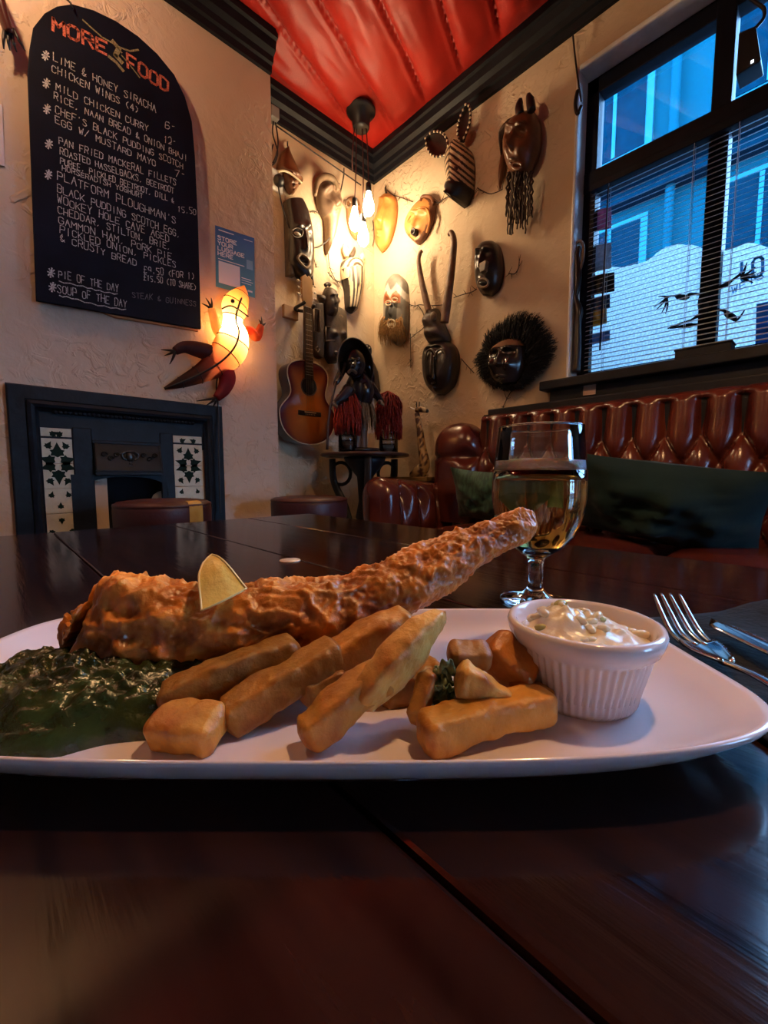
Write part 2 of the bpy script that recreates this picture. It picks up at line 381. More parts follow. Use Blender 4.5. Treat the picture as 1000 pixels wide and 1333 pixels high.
# ================================================================== LAMPS
bulb_m = mat('bulb_glow', (1, .85, .6), .3, emit=(1, .72, .42), es=125); bulb_3 = mat('added_board_bulb_glow', (1, .85, .6), .3, emit=(1, .64, .34), es=330); bulb_2 = mat('added_table_bulb_glow', (1, .85, .6), .3, emit=(1, .56, .25), es=900)
black_m = mat('black_metal', (.012, .012, .014), .4); cable_m = mat('black_cable', (.012, .010, .012), .5)
cable_r = mat('brown_cable', (.06, .015, .015), .6)
brass = mat('brass', (.5, .3, .1), .3, metal=1)
def pendant(x, y, ztop, drops, label, group=None, bm=None, shade=False):
    t = thing('pendant_lamp', label, 'lamp', (x, y, ztop), 0, group)
    b = B(); b.lathe([(.0, 0), (.085, 0), (.088, -.012), (.08, -.022), (.055, -.03), (.05, -.10), (.046, -.108), (0, -.108)], (x, y, ztop), 28); b.make('ceiling_rose', black_m, t)
    for dx, dy, z in drops:
        p0 = V((x+dx*.7, y+dy*.7, ztop-.1)); p1 = V((x+dx, y+dy, z+.10))
        b = B(); b.tube([p0, lerp(p0, p1, .5)+V((.004, 0, 0)), p1], .0035, 6, sub=4); b.make('cord', cable_r, t)
        b = B(); b.lathe([(.004, .115), (.016, .11), (.018, .065), (.014, .06)], (x+dx, y+dy, z), 16); so = b.make('lamp_holder', black_m, t)
        b = B(); b.lathe([(.0, -.075), (.016, -.07), (.029, -.052), (.034, -.03), (.031, -.005), (.02, .03), (.014, .062), (0, .066)], (x+dx, y+dy, z), 20); b.make('bulb', bm or bulb_2, t)
    if shade:
        zs_ = drops[0][2]; b = B(); b.lathe([(.02, .14), (.05, .13), (.10, .08), (.15, -.02), (.17, -.12), (.166, -.12), (.146, -.02), (.096, .076), (.048, .125), (.02, .134)], (x, y, zs_), 40); b.make('shade', mat('added_lamp_shade', (.25, .23, .20), .4), t)  # dome added so the table lamp shines downwards only
    return t
pr = onz(470, 150, 2.9)
def drop(px, py):
    D = (pr.xy).dot(EF.xy); p = dep(px, py, D); return (p.x-pr.x, p.y-pr.y, p.z)
pd = pendant(pr.x, pr.y, 2.93, [drop(480, 264), drop(462, 284), drop(473, 304)], 'cluster pendant lamp with three glowing bulbs hanging in the mask corner', bm=bulb_m)
p4 = V((pr.x-.035, pr.y+.02, 2.83)); b = B(); b.tube([p4, p4+V((-.01, .01, -.18)), V((1.86, YC-.06, 2.74))], .0035, 6, sub=6); b.make('cord', cable_r, pd)
pendant(.673, -.01, 2.93, [(0, 0, 2.20)], 'shaded lamp added out of view to light the meal', shade=True)  # unseen lamp added for warm light on the food
pendant(-.15, 1.62, 2.93, [(0, 0, 2.70)], 'short lamp added out of view to warm the menu board wall', bm=bulb_3)  # unseen lamp added for warm light on board and chimney breast
# ================================================================== DINING TABLE
tw = mat('varnished_table_wood', (.007, .0024, .002), .12, var=.4, vs=5, bump=.03, bs=14, stretch=(14, .9, 8), col2=(.026, .009, .006), rvar=.05, spec=.4)
tb = thing('dining_table', 'dark varnished wooden pub table laid with a meal', 'table', (0, .2, FL))
TX0, TX1, TY0, TY1 = -.85, .738, -.55, 1.135
xs = [TX0, -.62, -.40, -.15, .093, .32, .53, TX1]
for a, c in zip(xs, xs[1:]):
    b = B(); b.bb(a+.0006, c-.0006, TY0+random.uniform(0, .004), TY1, TZ-.032, TZ); b.make('plank', tw, tb, smooth=False, bevel=.0022)
b = B(); b.bb(TX0+.06, TX1-.06, TY0+.06, TY0+.085, TZ-.13, TZ-.032); b.bb(TX0+.06, TX1-.06, TY1-.085, TY1-.06, TZ-.13, TZ-.032)
b.bb(TX0+.06, TX0+.085, TY0+.06, TY1-.06, TZ-.13, TZ-.032); b.bb(TX1-.085, TX1-.06, TY0+.06, TY1-.06, TZ-.13, TZ-.032); b.make('apron', tw, tb, smooth=False)
for x in (TX0+.1, TX1-.1):
    for y in (TY0+.1, TY1-.1):
        b = B(); b.lathe([(.035, FL), (.03, .05), (.042, .2), (.03, .35), (.045, .45), (.045, TZ-.032)], (x, y, 0), 16); b.make('leg', tw, tb)
# ================================================================== CHESTERFIELD BENCH
lea = mat('oxblood_leather', (.052, .008, .007), .24, var=.35, vs=7, bump=.2, bs=160, col2=(.11, .022, .013), spec=.6, rvar=.05, coat=.25)
so = thing('chesterfield_bench', 'oxblood leather chesterfield bench with deep buttoned back under the window', 'sofa', (1.75, .3, FL))
p = .118; ph = .9447; BY0, BY1 = -1.15, 1.325; ZR = [.915, .805, .695, .585]
def tuft(y, z):
    s = (y-ph)/p
    if z > ZR[0]:
        a = abs(math.sin(PI*s)); k = min(1, (1.10-z)/.05); return (a**.55)*(.55+.45*max(k, 0)**.5)
    q = (ZR[0]-z)/.11
    return (abs(math.sin(PI*(s-q/2)))*abs(math.sin(PI*(s+q/2))))**.28
def back_x(y, z): return lerp(1.915, 1.99, min(1, (z-.45)/.6))
b = B(); nu, nv = 330, 90
def bk(u, v):
    y = lerp(BY1, BY0, u)
    if v < .08:                                       # roll over the top edge
        t = v/.08*PI/2; z = 1.055+.035*math.cos(t); r = .06+.02*tuft(y, 1.06); return V((back_x(y, 1.05)+.045-r*math.sin(t)-0*.02, y, z))
    z = lerp(1.055, .42, (v-.08)/.92); d = .070*tuft(y, z)
    return V((back_x(y, z)+.045-.018-d, y, z))
b.grid(nu, nv, bk); b.make('back', lea, so)
bt = None
for r, z in enumerate(ZR[:3]):
    k = -12
    for k in range(-20, 6):
        y = ph+(k+(0 if r % 2 == 0 else .5)*1)*p
        if r % 2 == 0 and False: pass
        if BY0+.03 < y < BY1-.03:
            x = back_x(y, z)+.045-.024
            if bt is None:
                b = B(); b.ball((x, y, z), (.007, .012, .012), 10, 6); bt = b.make('button', lea, so); b0 = V((x, y, z))
            else:
                o2 = bt.copy(); C.objects.link(o2); o2.parent = so; o2.location = V((x, y, z))-b0
b = B(); b.bb(2.02, XC, BY0, BY1, 1.082, 1.118); b.make('top_rail', dark_wood, so, smooth=False, bevel=.006)
b = B(); b.bb(1.985, XC, BY0, BY1, FL, 1.085); b.make('back_frame', dark_wood, so, smooth=False)
def pillow(b, c, sx, sy, sz, R=None, n=26, e=.42, wr=.0, seed=0, sag=0, pin=.07):
    c = V(c); R = R or Matrix.Identity(3)
    for sgn in (1, -1):
        def fn(u, v):
            a, q = 2*u-1, 2*v-1; x = a*(1-pin*(1-q*q)); y = q*(1-pin*(1-a*a))
            h = max(0, (1-a**2)*(1-q**2))**e
            h += wr*fbm((a*2.1+seed, q*2.1, seed*3+sgn))*(1-a*a)*(1-q*q)
            return c+R@V((x*sx/2, y*sy/2, sgn*h*sz/2-sag*(a*a+q*q)))
        b.grid(n, n, fn)
for k, (y0, y1) in enumerate(((1.33, .385), (.375, -.40), (-.41, -1.14))):
    b = B(); pillow(b, (1.67, (y0+y1)/2, .455), .56, abs(y1-y0), .15, e=.16, wr=.05, seed=k+3, pin=.01); b.make('seat_cushion', lea, so)
b = B(); b.bb(1.42, 1.99, BY0, 1.58, .1, .42); b.make('seat_base', lea, so, smooth=False, bevel=.02)
for x in (1.5, 1.9):
    for y in (BY0+.1, 0, 1.4):
        b = B(); b.lathe([(.03, FL), (.035, .06), (.025, .1)], (x, y, 0), 12); b.make('foot', dark_wood, so)
# far arm with buttons, and the scrolled end of the back above it
b = B()
def arm(u, v):
    x = lerp(1.40, 1.95, v); th = 2*PI*u; zc = lerp(.648, .60, v); r = .110
    if v < .12: r *= math.sqrt(max(0, 1-((.12-v)/.12)**2))*.98+.02
    yy = 1.60+math.cos(th)*r; zz = zc+math.sin(th)*r
    if math.sin(th) < .2 : zz -= .16*max(0, -math.sin(th))
    f = 0
    for k, xb in enumerate((1.56, 1.70, 1.84)):
        f += .05*math.exp(-((x-xb)/.03)**2-(min(abs(th-PI*.93), 6)/.42)**2)+.022*math.exp(-abs(x-xb)/.018)*max(0, math.cos(th-PI*.85))
    return V((x, yy+f*1.0*(1 if math.cos(th) < 0 else 0), zz))
b.grid(40, 60, arm, wrapu=True); b.make('arm', lea, so)
for xb in (1.56, 1.70, 1.84):
    b = B(); b.ball((xb, 1.545, lerp(.68, .63, (xb-1.4)/.55)), (.012, .008, .012), 10, 6); b.make('button', lea, so)
b = B()
def wing(u, v):
    th = 2*PI*u; z = lerp(.50, 1.055, v); top = max(0, (v-.72)/.28); r = math.sqrt(max(0, 1-top**2.4))*.99+.01
    y = 1.46+.145*r*math.copysign(abs(math.cos(th))**.7, math.cos(th)); x = 1.965+.115*r*math.copysign(abs(math.sin(th))**.7, math.sin(th))
    d = .055*math.exp(-((z-.86)/.035)**2-((y-1.36)/.05)**2)+.02*math.exp(-((z-.86)/.012)**2)
    return V((x+(d if math.sin(th) < 0 else 0), y, z))
b.grid(44, 44, wing, wrapu=True); b.make('wing', lea, so)
# ---- cushions
velv = mat('dark_green_velvet', (.004, .020, .021), .8, var=.3, vs=4, bump=.3, bs=30, sheen=.08, spec=.2)
leafc = mat('green_leaf_print', (.010, .050, .040), .6, var=.5, vs=26, col2=(.03, .10, .075), thresh=(.45, .56), sheen=.2, stretch=(1, 3, 1))
def rot(ax, ay, az): return (Matrix.Rotation(az, 3, 'Z') @ Matrix.Rotation(ay, 3, 'Y') @ Matrix.Rotation(ax, 3, 'X'))
def cushion(c, w, h, t, R, m, label, seed):
    b = B(); pillow(b, c, w, h, t, R, wr=.42, seed=seed, e=.72)
    return b.make('cushion', m, label=label, cat='cushion', group=None)
RB = rot(0, math.radians(-70), 0)
# local x -> up along the back, y -> along the bench, z -> out towards the room
def lean(deg, roll=0, yaw=0): return Matrix.Rotation(yaw, 3, 'Z') @ Matrix.Rotation(math.radians(-deg), 3, 'Y') @ Matrix.Rotation(roll, 3, 'Z')
cushion((1.80, 1.20, .655), .29, .34, .14, Matrix.Rotation(math.radians(66), 3, 'Y') @ Matrix.Rotation(.1, 3, 'Z'), leafc, 'leaf-patterned green cushion at the far end of the leather bench', 2)
cushion((1.80, .88, .64), .30, .38, .15, Matrix.Rotation(math.radians(62), 3, 'Y') @ Matrix.Rotation(-.30, 3, 'Z'), velv, 'plain dark green velvet cushion behind the beer glass', 5)
cushion((1.735, .42, .660), .34, .60, .25, Matrix.Rotation(math.radians(62), 3, 'Y') @ Matrix.Rotation(.16, 3, 'Z'), velv, 'large dark green velvet cushion leaning on the buttoned back', 9)
# ================================================================== STOOLS
maroon = mat('maroon_vinyl', (.045, .012, .014), .45, var=.2, bump=.2, bs=90); tape = mat('yellow_tape', (.42, .25, .05), .6, bump=.5, bs=60, var=.2)
def stool(x, y, r, ztop, label, patch=None):
    t = thing('pub_stool', label, 'stool', (x, y, FL))
    b = B(); b.lathe([(0, ztop-.11), (r*.96, ztop-.11), (r, ztop-.095), (r*1.01, ztop-.03), (r*.995, ztop-.012), (r*.93, ztop-.002), (r*.6, ztop+.004), (0, ztop+.006)], (x, y, 0), 40); b.make('seat', maroon, t)
    b = B(); b.lathe([(r*1.0, ztop-.02), (r*1.012, ztop-.014), (r*1.0, ztop-.008)], (x, y, 0), 40); b.make('piping', maroon, t)
    for k in range(4):
        a = PI/4+k*PI/2; q = V((math.cos(a), math.sin(a), 0))
        b = B(); b.tube([V((x, y, ztop-.11))+q*r*.62, V((x, y, FL))+q*r*.95], [.02, .016], 10); b.make('leg', dark_wood, t)
    b = B(); b.lathe([(r*.72, .17), (r*.78, .18), (r*.78, .2), (r*.72, .21)], (x, y, 0), 32); b.make('foot_ring', dark_wood, t)
    if patch:
        a0, a1 = patch
        b = B(); b.grid(10, 8, lambda u, v: V((x, y, 0))+(lambda a, q: V((math.cos(a)*q[0], math.sin(a)*q[0], q[1])))(lerp(a0, a1, u), interp([(r*.85, ztop+.003), (r*.945, ztop+.0005), (r*1.0, ztop-.010), (r*1.016, ztop-.03), (r*1.012, ztop-.09)], v)))
        b.make('tape_patch', tape, t, label='yellow tape patch mending a tear')
    return t
st1 = ony(213, 653, 1.62); s1 = stool(st1.x, 1.62, .155, st1.z+.004, 'round maroon pub stool patched with yellow tape before the fireplace', (-1.34, -.98))
st2 = ony(403, 648, 1.72); s2 = stool(st2.x, 1.72, .18, st2.z+.004, 'round maroon pub stool beside the chesterfield arm')
# ================================================================== ROUND TABLE IN THE CORNER
rx, ry, rz_ = 1.70, 1.985, .893
iron = mat('black_cast_iron', (.010, .011, .014), .45, bump=.4, bs=60)
rt = thing('round_table', 'small round table with black iron scroll legs in the mask corner', 'table', (rx, ry, FL))
b = B(); b.lathe([(0, rz_-.024), (.245, rz_-.024), (.268, rz_-.02), (.275, rz_-.010), (.269, rz_-.002), (.255, rz_), (0, rz_)], (rx, ry, 0), 48); b.make('tabletop', mat('dark_table_top', (.05, .022, .016), .3, var=.3), rt)
b = B(); b.lathe([(.04, .2), (.05, .3), (.035, .42), (.06, .5), (.04, .6), (.05, .75), (.12, .84), (.13, rz_-.024)], (rx, ry, 0), 20); b.make('column', iron, rt)
for k in range(3):
    a = -2.2+k*2*PI/3; q = V((math.cos(a), math.sin(a), 0)); o = V((rx, ry, 0))
    b = B(); b.tube([o+q*.23+V((0, 0, rz_-.03)), o+q*.22+V((0, 0, .72)), o+q*.14+V((0, 0, .55)), o+q*.12+V((0, 0, .38)), o+q*.26+V((0, 0, .12)), o+q*.33+V((0, 0, FL+.02))], [.028, .03, .034, .034, .03, .03], 10, sub=6, flat=.6); b.make('leg', iron, rt)
    b = B(); pts = [o+q*(.17+.07*math.cos(s))+V((0, 0, .77+.07*math.sin(s))) for s in [i*.35 for i in range(17)]]; b.tube(pts, .011, 8); b.make('scroll', iron, rt)
# low chest that carries the giraffe
gold = mat('worn_gilt', (.25, .15, .05), .45, metal=.3, bump=.8, bs=70, var=.4)
ch = thing('wall_shelf', 'low dark wall shelf with gilt edge behind the chesterfield arm', 'shelf', (1.98, 1.83, .70))
b = B(); b.bb(1.90, 2.10, 1.66, 2.00, .70, .735); b.make('board', dark_wood, ch, smooth=False, bevel=.006)
b = B(); b.bb(1.89, 2.10, 1.65, 2.01, .722, .75); b.make('gilt_top', gold, ch, smooth=False, bevel=.005)
# ================================================================== CHIMNEY BREAST
def ribbons(b, pts, w, nrm, off=V((0, 0, 0)), col=None):
    for p0, p1 in zip(pts, pts[1:]):
        d = p1-p0
        if d.length < 1e-6: continue
        t = d.normalized(); s = t.cross(nrm)*(w/2); p0 = p0-t*w*.3; p1 = p1+t*w*.3
        b.add([p0-s+off, p0+s+off, p1+s+off, p1-s+off], [(0, 1, 2, 3)], col)
G = {'A': '002640 1333', 'B': '00063645433303 3342413000', 'C': '4536160501103041', 'D': '00062645412000', 'E': '40000646 0333', 'F': '000646 0333', 'G': '45361605011030414323', 'H': '0006 4046 0343', 'I': '2026', 'J': '0110203136', 'K': '0006 4602 1340', 'L': '060040', 'M': '0006234640', 'N': '00064046', 'O': '103041453616050110', 'P': '00063645433303', 'Q': '103041453616050110 2240', 'R': '00063645433303 2340', 'S': '45361605143341301001', 'T': '2026 0646', 'U': '060110304146', 'V': '062046', 'W': '0610243046', 'X': '0046 0640', 'Y': '062346 2320', 'Z': '06460040', '&': '4003152624120110203142', '0': '103041453616050110', '1': '152620', '2': '05163645420040', '3': '0516364533 3341301001', '4': '30360242', '5': '460604334130100', '6': '4536160501103041423303', '7': '064610', '8': '16051333423010011333453616', '9': '43130415163645421', '.': '2021', ',': '2110', '(': '36141230', ')': '16343210', '/': '0046', "'": '2625', '-': '1333', '£': '45362616110040 0333', '*': '2026 0541 0145', ' ': ''}
def write(b, text, P0, P1, H, w, nrm, jit=.25, col=None, fill=.72):
    n = len(text); dx = (P1-P0)/n
    for i, ch in enumerate(text):
        g = G.get(ch, ''); sl = random.uniform(-.06, .06)*jit*4
        o = P0+dx*i+H*random.uniform(-.06, .06)*jit*4; sc = 1+random.uniform(-.12, .1)*jit*4
        for st in g.split():
            pts = []
            for k in range(0, len(st)-1, 2):
                x, y = int(st[k])/4, int(st[k+1])/6
                x += random.uniform(-.06, .06)*jit*3; y += random.uniform(-.04, .04)*jit*3
                pts.append(o+dx*fill*(x+sl*y)+H*y*sc)
            ribbons(b, pts, w, nrm, col=col)
OUTL = V((0, -1, 0)); OUTR = V((-1, 0, 0))
cb = thing('menu_chalkboard', 'tall arched black chalkboard with a chalk food menu over the fireplace', 'chalkboard', CW(150, 410))
slate = mat('chalkboard_black', (.004, .006, .014), .6, var=.5, vs=5, bump=.1, spec=.15); chalk = mat('white_chalk', (.50, .50, .48), .95, var=.5, vs=300, thresh=(.35, .65))
outl = [(36, 100), (36, 90), (38, 65), (43, 36), (58, 17), (74, 8), (94, 5), (122, 13), (151, 27), (180, 47), (205, 70), (227, 97), (241, 126), (250, 158), (254, 202), (258, 288), (262, 428), (47, 391)]
bp_ = [CW(x, y, .034) for x, y in outl]
b = B(); b.prism(bp_, (0, .016, 0)); b.make('board', slate, cb, smooth=False, bevel=.002)
b = B(); b.prism([CW(66, 380, .016), CW(254, 413, .016), CW(258, 431, .016), CW(150, 413, .016)], (0, .014, 0)); b.make('wooden_backing', mat('raw_orange_wood', (.5, .22, .08), .6), cb, smooth=False)
def cz(x, y): return CW(x/2.7778, y/2.7778, .0348)
lines = [("LIME & HONEY SIRACHA", 193, 218, 568, 408, 27), ("CHICKEN WINGS (4)", 188, 258, 505, 412, 26), ("MILD CHICKEN CURRY", 203, 325, 540, 478, 25), ("6-", 597, 465, 640, 472, 24),
 ("RICE, NAAN BREAD & ONION BHAJI", 195, 358, 680, 585, 25), ("12-", 593, 515, 640, 525, 24), ("CHEF'S BLACK PUDDING SCOTCH", 200, 408, 665, 612, 25), ("EGG W/ MUSTARD MAYO", 200, 445, 567, 605, 25), ("7-", 633, 638, 676, 645, 24),
 ("PAN FRIED MACKERAL FILLETS", 213, 520, 640, 672, 26), ("ROASTED HASSELBACKS, BEETROOT", 217, 558, 632, 702, 24), ("PUREE, PICKLED BEETROOT, DILL &", 218, 592, 632, 735, 22), ("HORSERADISH YOGHURT", 225, 615, 520, 718, 18), ("15.50", 643, 765, 712, 777, 22),
 ("PLATFORM PLOUGHMAN'S", 208, 648, 640, 812, 30), ("BLACK PUDDING SCOTCH EGG,", 208, 694, 655, 862, 28), ("WOOKEY HOLE CAVE AGED", 208, 732, 615, 876, 28), ("CHEDDAR, STILTON, BRIE,", 210, 770, 620, 906, 26), ("GAMMON HAM, PORK PIE", 212, 808, 625, 940, 25), ("PICKLED ONION, PICKLES", 217, 842, 640, 970, 25), ("& CRUSTY BREAD", 218, 872, 498, 964, 25),
 ("£9.50 (FOR 1)", 520, 985, 706, 1012, 24), ("£15.50 (TO SHARE)", 520, 1012, 712, 1050, 22), ("PIE OF THE DAY", 212, 1003, 432, 1058, 27), ("STEAK & GUINNESS", 478, 1075, 712, 1108, 20), ("SOUP OF THE DAY", 208, 1056, 462, 1114, 28)]
random.seed(11)
faint = mat('rubbed_chalk', (.14, .14, .15), .95, var=.6, vs=200)
for tx, x0, y0, x1, y1, h in lines:
    i0 = 0; n_ = len(tx)
    for wd in tx.split(' '):
        f0, f1 = i0/n_, (i0+len(wd))/n_; i0 += len(wd)+1
        P0, P1 = lerp(cz(x0, y0), cz(x1, y1), f0), lerp(cz(x0, y0), cz(x1, y1), f1)
        b = B(); write(b, wd, P0, P1, cz(x0, y0-h)-cz(x0, y0), .0023, OUTL, .24); b.make('chalk_word', faint if 'STEAK' in tx else chalk, cb, smooth=False, recalc=False)
for x, y in ((165, 205), (168, 305), (170, 398), (177, 525), (175, 635), (185, 990), (190, 1042)):
    b = B()
    for k in range(4):
        a = k*PI/4+.2; ribbons(b, [cz(x-13*math.cos(a), y-17*math.sin(a)-4), cz(x+13*math.cos(a), y+17*math.sin(a)-4)], .0045, OUTL)
    b.make('chalk_star', chalk, cb, smooth=False, recalc=False)
for pts in ([(214, 1018), (300, 1036), (360, 1052), (425, 1064)], [(215, 1070), (260, 1078), (330, 1098), (400, 1112), (455, 1120)]):
    b = B(); ribbons(b, [interp([cz(*q) for q in pts], i/12)+V((0, 0, .002*(-1)**i)) for i in range(13)], .0035, OUTL); b.make('chalk_underline', chalk, cb, smooth=False, recalc=False)
chr_ = mat('orange_chalk', (.50, .13, .08), .95, var=.5, vs=200, thresh=(.35, .65))
for tx, x0, y0, x1, y1, h in (("MORE", 192, 108, 398, 205, 48), ("FOOD", 462, 245, 618, 340, 48)):
    b = B(); write(b, tx, cz(x0, y0), cz(x1, y1), cz(x0, y0-h)-cz(x0, y0), .009, OUTL, .2); b.make('chalk_title', chr_, cb, smooth=False, recalc=False)
chy = mat('yellow_chalk', (.22, .19, .10), .95, var=.6, vs=200)
b = B()
for pts, w in (([(300, 72), (330, 100), (370, 135), (415, 160), (440, 190)], .006), ([(408, 150), (430, 175), (418, 200), (440, 225)], .016), ([(395, 205), (420, 225), (445, 255)], .012), ([(430, 170), (470, 185), (500, 180)], .006), ([(440, 200), (470, 235), (505, 280)], .005)):
    ribbons(b, [cz(*q) for q in pts], w, OUTL)
b.make('chalk_drawing', chy, cb, smooth=False, recalc=False)
b = B(); b.tube([CW(82, -6, .03), CW(92, 4, .045), CW(95, 12, .045)], [.004, .004, .003], 8); b.make('hanging_hook', black_m, cb)
# ---- luggage poster
po = thing('luggage_poster', 'small blue luggage storage poster beside the chalkboard', 'poster', CW(306, 382))
c4 = [CW(280, 293, .003), CW(331, 310, .003), CW(332, 388, .003), CW(281, 373, .003)]
b = B()
def pl(u, v): return lerp(lerp(c4[0], c4[1], u), lerp(c4[3], c4[2], u), v)+V((0, -.003*math.sin(u*PI)*v, 0))
b.grid(8, 12, pl, col=lambda u, v: (lerp(.05, .10, v), lerp(.14, .34, v), lerp(.42, .46, v)))
pm = mat('poster_print', (1, 1, 1), .5, attr=True, var=.05); b.make('sheet', pm, po)
pw = mat('poster_white', (.80, .84, .88), .5, var=.02); b = B()
def pp(u, v): return pl(u, v)+V((0, -.0012, 0))
for i, tx in enumerate(("STORE", "YOUR", "LUGGAGE", "HERE")):
    v = .20+i*.085; write(b, tx, pp(.06, v+.015), pp(.06+.098*len(tx), v+.015), pp(.06, v-.045)-pp(.06, v+.015), .0042, OUTL, 0)
b.make('headline', pw, po, smooth=False, recalc=False)
b = B()
for u0, u1, v0, v1 in ((.08, .46, .05, .065), (.72, .95, .07, .08), (.06, .72, .52, .535), (.64, .9, .72, .735), (.64, .95, .76, .77), (.64, .9, .80, .81), (.8, .93, .9, .93), (.5, .7, .93, .94)):
    b.add([pp(u0, v0), pp(u1, v0), pp(u1, v1), pp(u0, v1)], [(0, 1, 2, 3)])
b.make('small_print', pw, po, smooth=False, recalc=False)
b = B(); b.add([pp(.07, .56), pp(.60, .56), pp(.60, .92), pp(.07, .92)], [(0, 1, 2, 3)]); b.make('blank_panel', pw, po, smooth=False, recalc=False)
b = B(); b.add([pp(.78, .40), pp(.95, .40), pp(.95, .55), pp(.78, .55)], [(0, 1, 2, 3)]); b.make('logo_patch', mat('poster_pale_blue', (.22, .42, .62), .5), po, smooth=False, recalc=False)
# paper at the left edge and a dark carving high up beside the board
b = B(); b.prism([CW(-22, 128, .004), CW(3, 136, .004), CW(6, 216, .004), CW(-20, 210, .004)], (0, .002, 0)); b.make('paper_notice', mat('pink_paper', (.70, .60, .60), .8), smooth=False, label='pale paper notice pinned left of the chalkboard', cat='notice')
hc = thing('hand_carving', 'dark red carved hand hanging left of the chalkboard', 'carving', CW(8, 62))
dred = mat('dark_red_wood', (.07, .014, .014), .4)
b = B(); b.tube([CW(-14, -30, .04), CW(-2, 0, .05), CW(6, 26, .05), CW(12, 44, .045)], [.03, .035, .03, .028], 12, sub=5, flat=.5); b.make('wrist', dred, hc)
for a, e in (((6, 40), (5, 64)), ((11, 42), (13, 66)), ((15, 42), (22, 68)), ((18, 38), (33, 66))):
    b = B(); b.tube([CW(*a, .045), CW((a[0]+e[0])/2-1, (a[1]+e[1])/2, .05), CW(*e, .04)], [.006, .005, .002], 8, sub=4); b.make('finger', black_m, hc)
# ---- lizard lamp
lz = thing('lizard_lamp', 'glowing wire and parchment lizard wall lamp above the fireplace', 'lamp', CW(285, 520))
skin = mat('painted_parchment', (1, 1, 1), .6, attr=True, var=.25, vs=14, transl=.6, bump=.2)
def LP(x, y, o=.05): return CW(x, y, o)
path = [(318, 372), (314, 384), (306, 400), (303, 418), (305, 436), (299, 455), (284, 472), (262, 486), (238, 497), (214, 506)]
rad = [.004, .040, .062, .046, .070, .078, .062, .042, .026, .006]
offs = [.07, .075, .085, .085, .095, .10, .085, .06, .045, .02]
cols = [(.25, .10, .03), (.62, .22, .06), (.85, .40, .14), (.95, .78, .50), (.98, .85, .60), (.85, .42, .18), (.50, .14, .07), (.16, .05, .03), (.09, .03, .02), (.08, .03, .02)]
pts = [LP(x, y, o) for (x, y), o in zip(path, offs)]
b = B(); k = 60; tp = [interp(pts, i/k) for i in range(k+1)]; tr = [max(.003, interp(rad, i/k)) for i in range(k+1)]
b.tube(tp, tr, 18, flat=.72, up=(0, -1, 0)); n18 = 18
b.c = [interp(cols, (i//n18)/k)[:] for i in range(len(b.v))]; b.c = [tuple(max(0, q) for q in c) for c in b.c]
b.make('body', skin, lz)
wire = mat('dark_wire', (.02, .010, .008), .5)
b = B(); b.tube([tp[i]+V((0, -tr[i]*.72-.001, 0)) for i in range(10, k+1)], .0045, 6); b.make('spine_wire', wire, lz)
for i in range(6, k, 6):
    b = B(); t = (tp[min(i+1, k)]-tp[i-1]).normalized(); a = V((0, -1, 0)); c_ = t.cross(a).normalized()
    b.tube([tp[i]+a*(tr[i]*.735*math.cos(s))+c_*(tr[i]*1.02*math.sin(s)) for s in [-PI*.55+j*PI*1.1/12 for j in range(13)]], .0022, 5); b.make('rib_wire', wire, lz)
legs = [([(292, 437), (283, 430), (279, 416), (275, 402)], [.036, .026, .024, .020], [(268, 388), (275, 388), (263, 395)], (.85, .62, .35)), ([(314, 432), (326, 432), (334, 438), (340, 424)], [.034, .030, .028, .018], [(340, 412), (346, 420), (337, 416)], (.75, .20, .08)),
 ([(280, 462), (258, 455), (240, 452), (228, 457)], [.046, .042, .030, .020], [(210, 455), (214, 463), (221, 474)], (.14, .05, .05)), ([(290, 478), (296, 492), (292, 506), (282, 518)], [.05, .046, .036, .022], [(256, 522), (268, 528), (277, 530)], (.40, .05, .06))]
for pq, rr, cl, cc in legs:
    b = B(); b.col = cc; b.tube([LP(x, y, .075) for x, y in pq], [r*.85 for r in rr], 12, sub=6); lg = b.make('leg', skin, lz)
    for e in cl:
        b = B(); b.tube([LP(*pq[-1], .075), LP((pq[-1][0]+e[0])/2+1, (pq[-1][1]+e[1])/2, .07), LP(*e, .03)], [.007, .005, .0015], 6, sub=4); b.make('claw', wire, lg)
b = B(); b.ball(LP(303, 392, .145), .010, 8, 6); b.make('eye', wire, lz)
b = B(); b.tube([LP(289, 402, .13), LP(300, 398, .16), LP(312, 404, .155), LP(323, 412, .12)], .004, 6, sub=4); b.make('mouth_wire', wire, lz)
ld = bpy.data.lights.new('lizard_bulb', 'POINT'); ld.energy = 6; ld.color = (1, .68, .34); ld.shadow_soft_size = .012
lo = bpy.data.objects.new('lizard_bulb', ld); C.objects.link(lo); lo.parent = lz; lo.location = WM[lz] @ LP(304, 428, .085)
b = B(); b.tube([LP(287, 470, .02), LP(282, 500, .01), LP(284, 530, .045), LP(285, 600, .075), LP(287, 668, .075)], .004, 6, sub=6); b.make('power_cord', cable_m, lz)
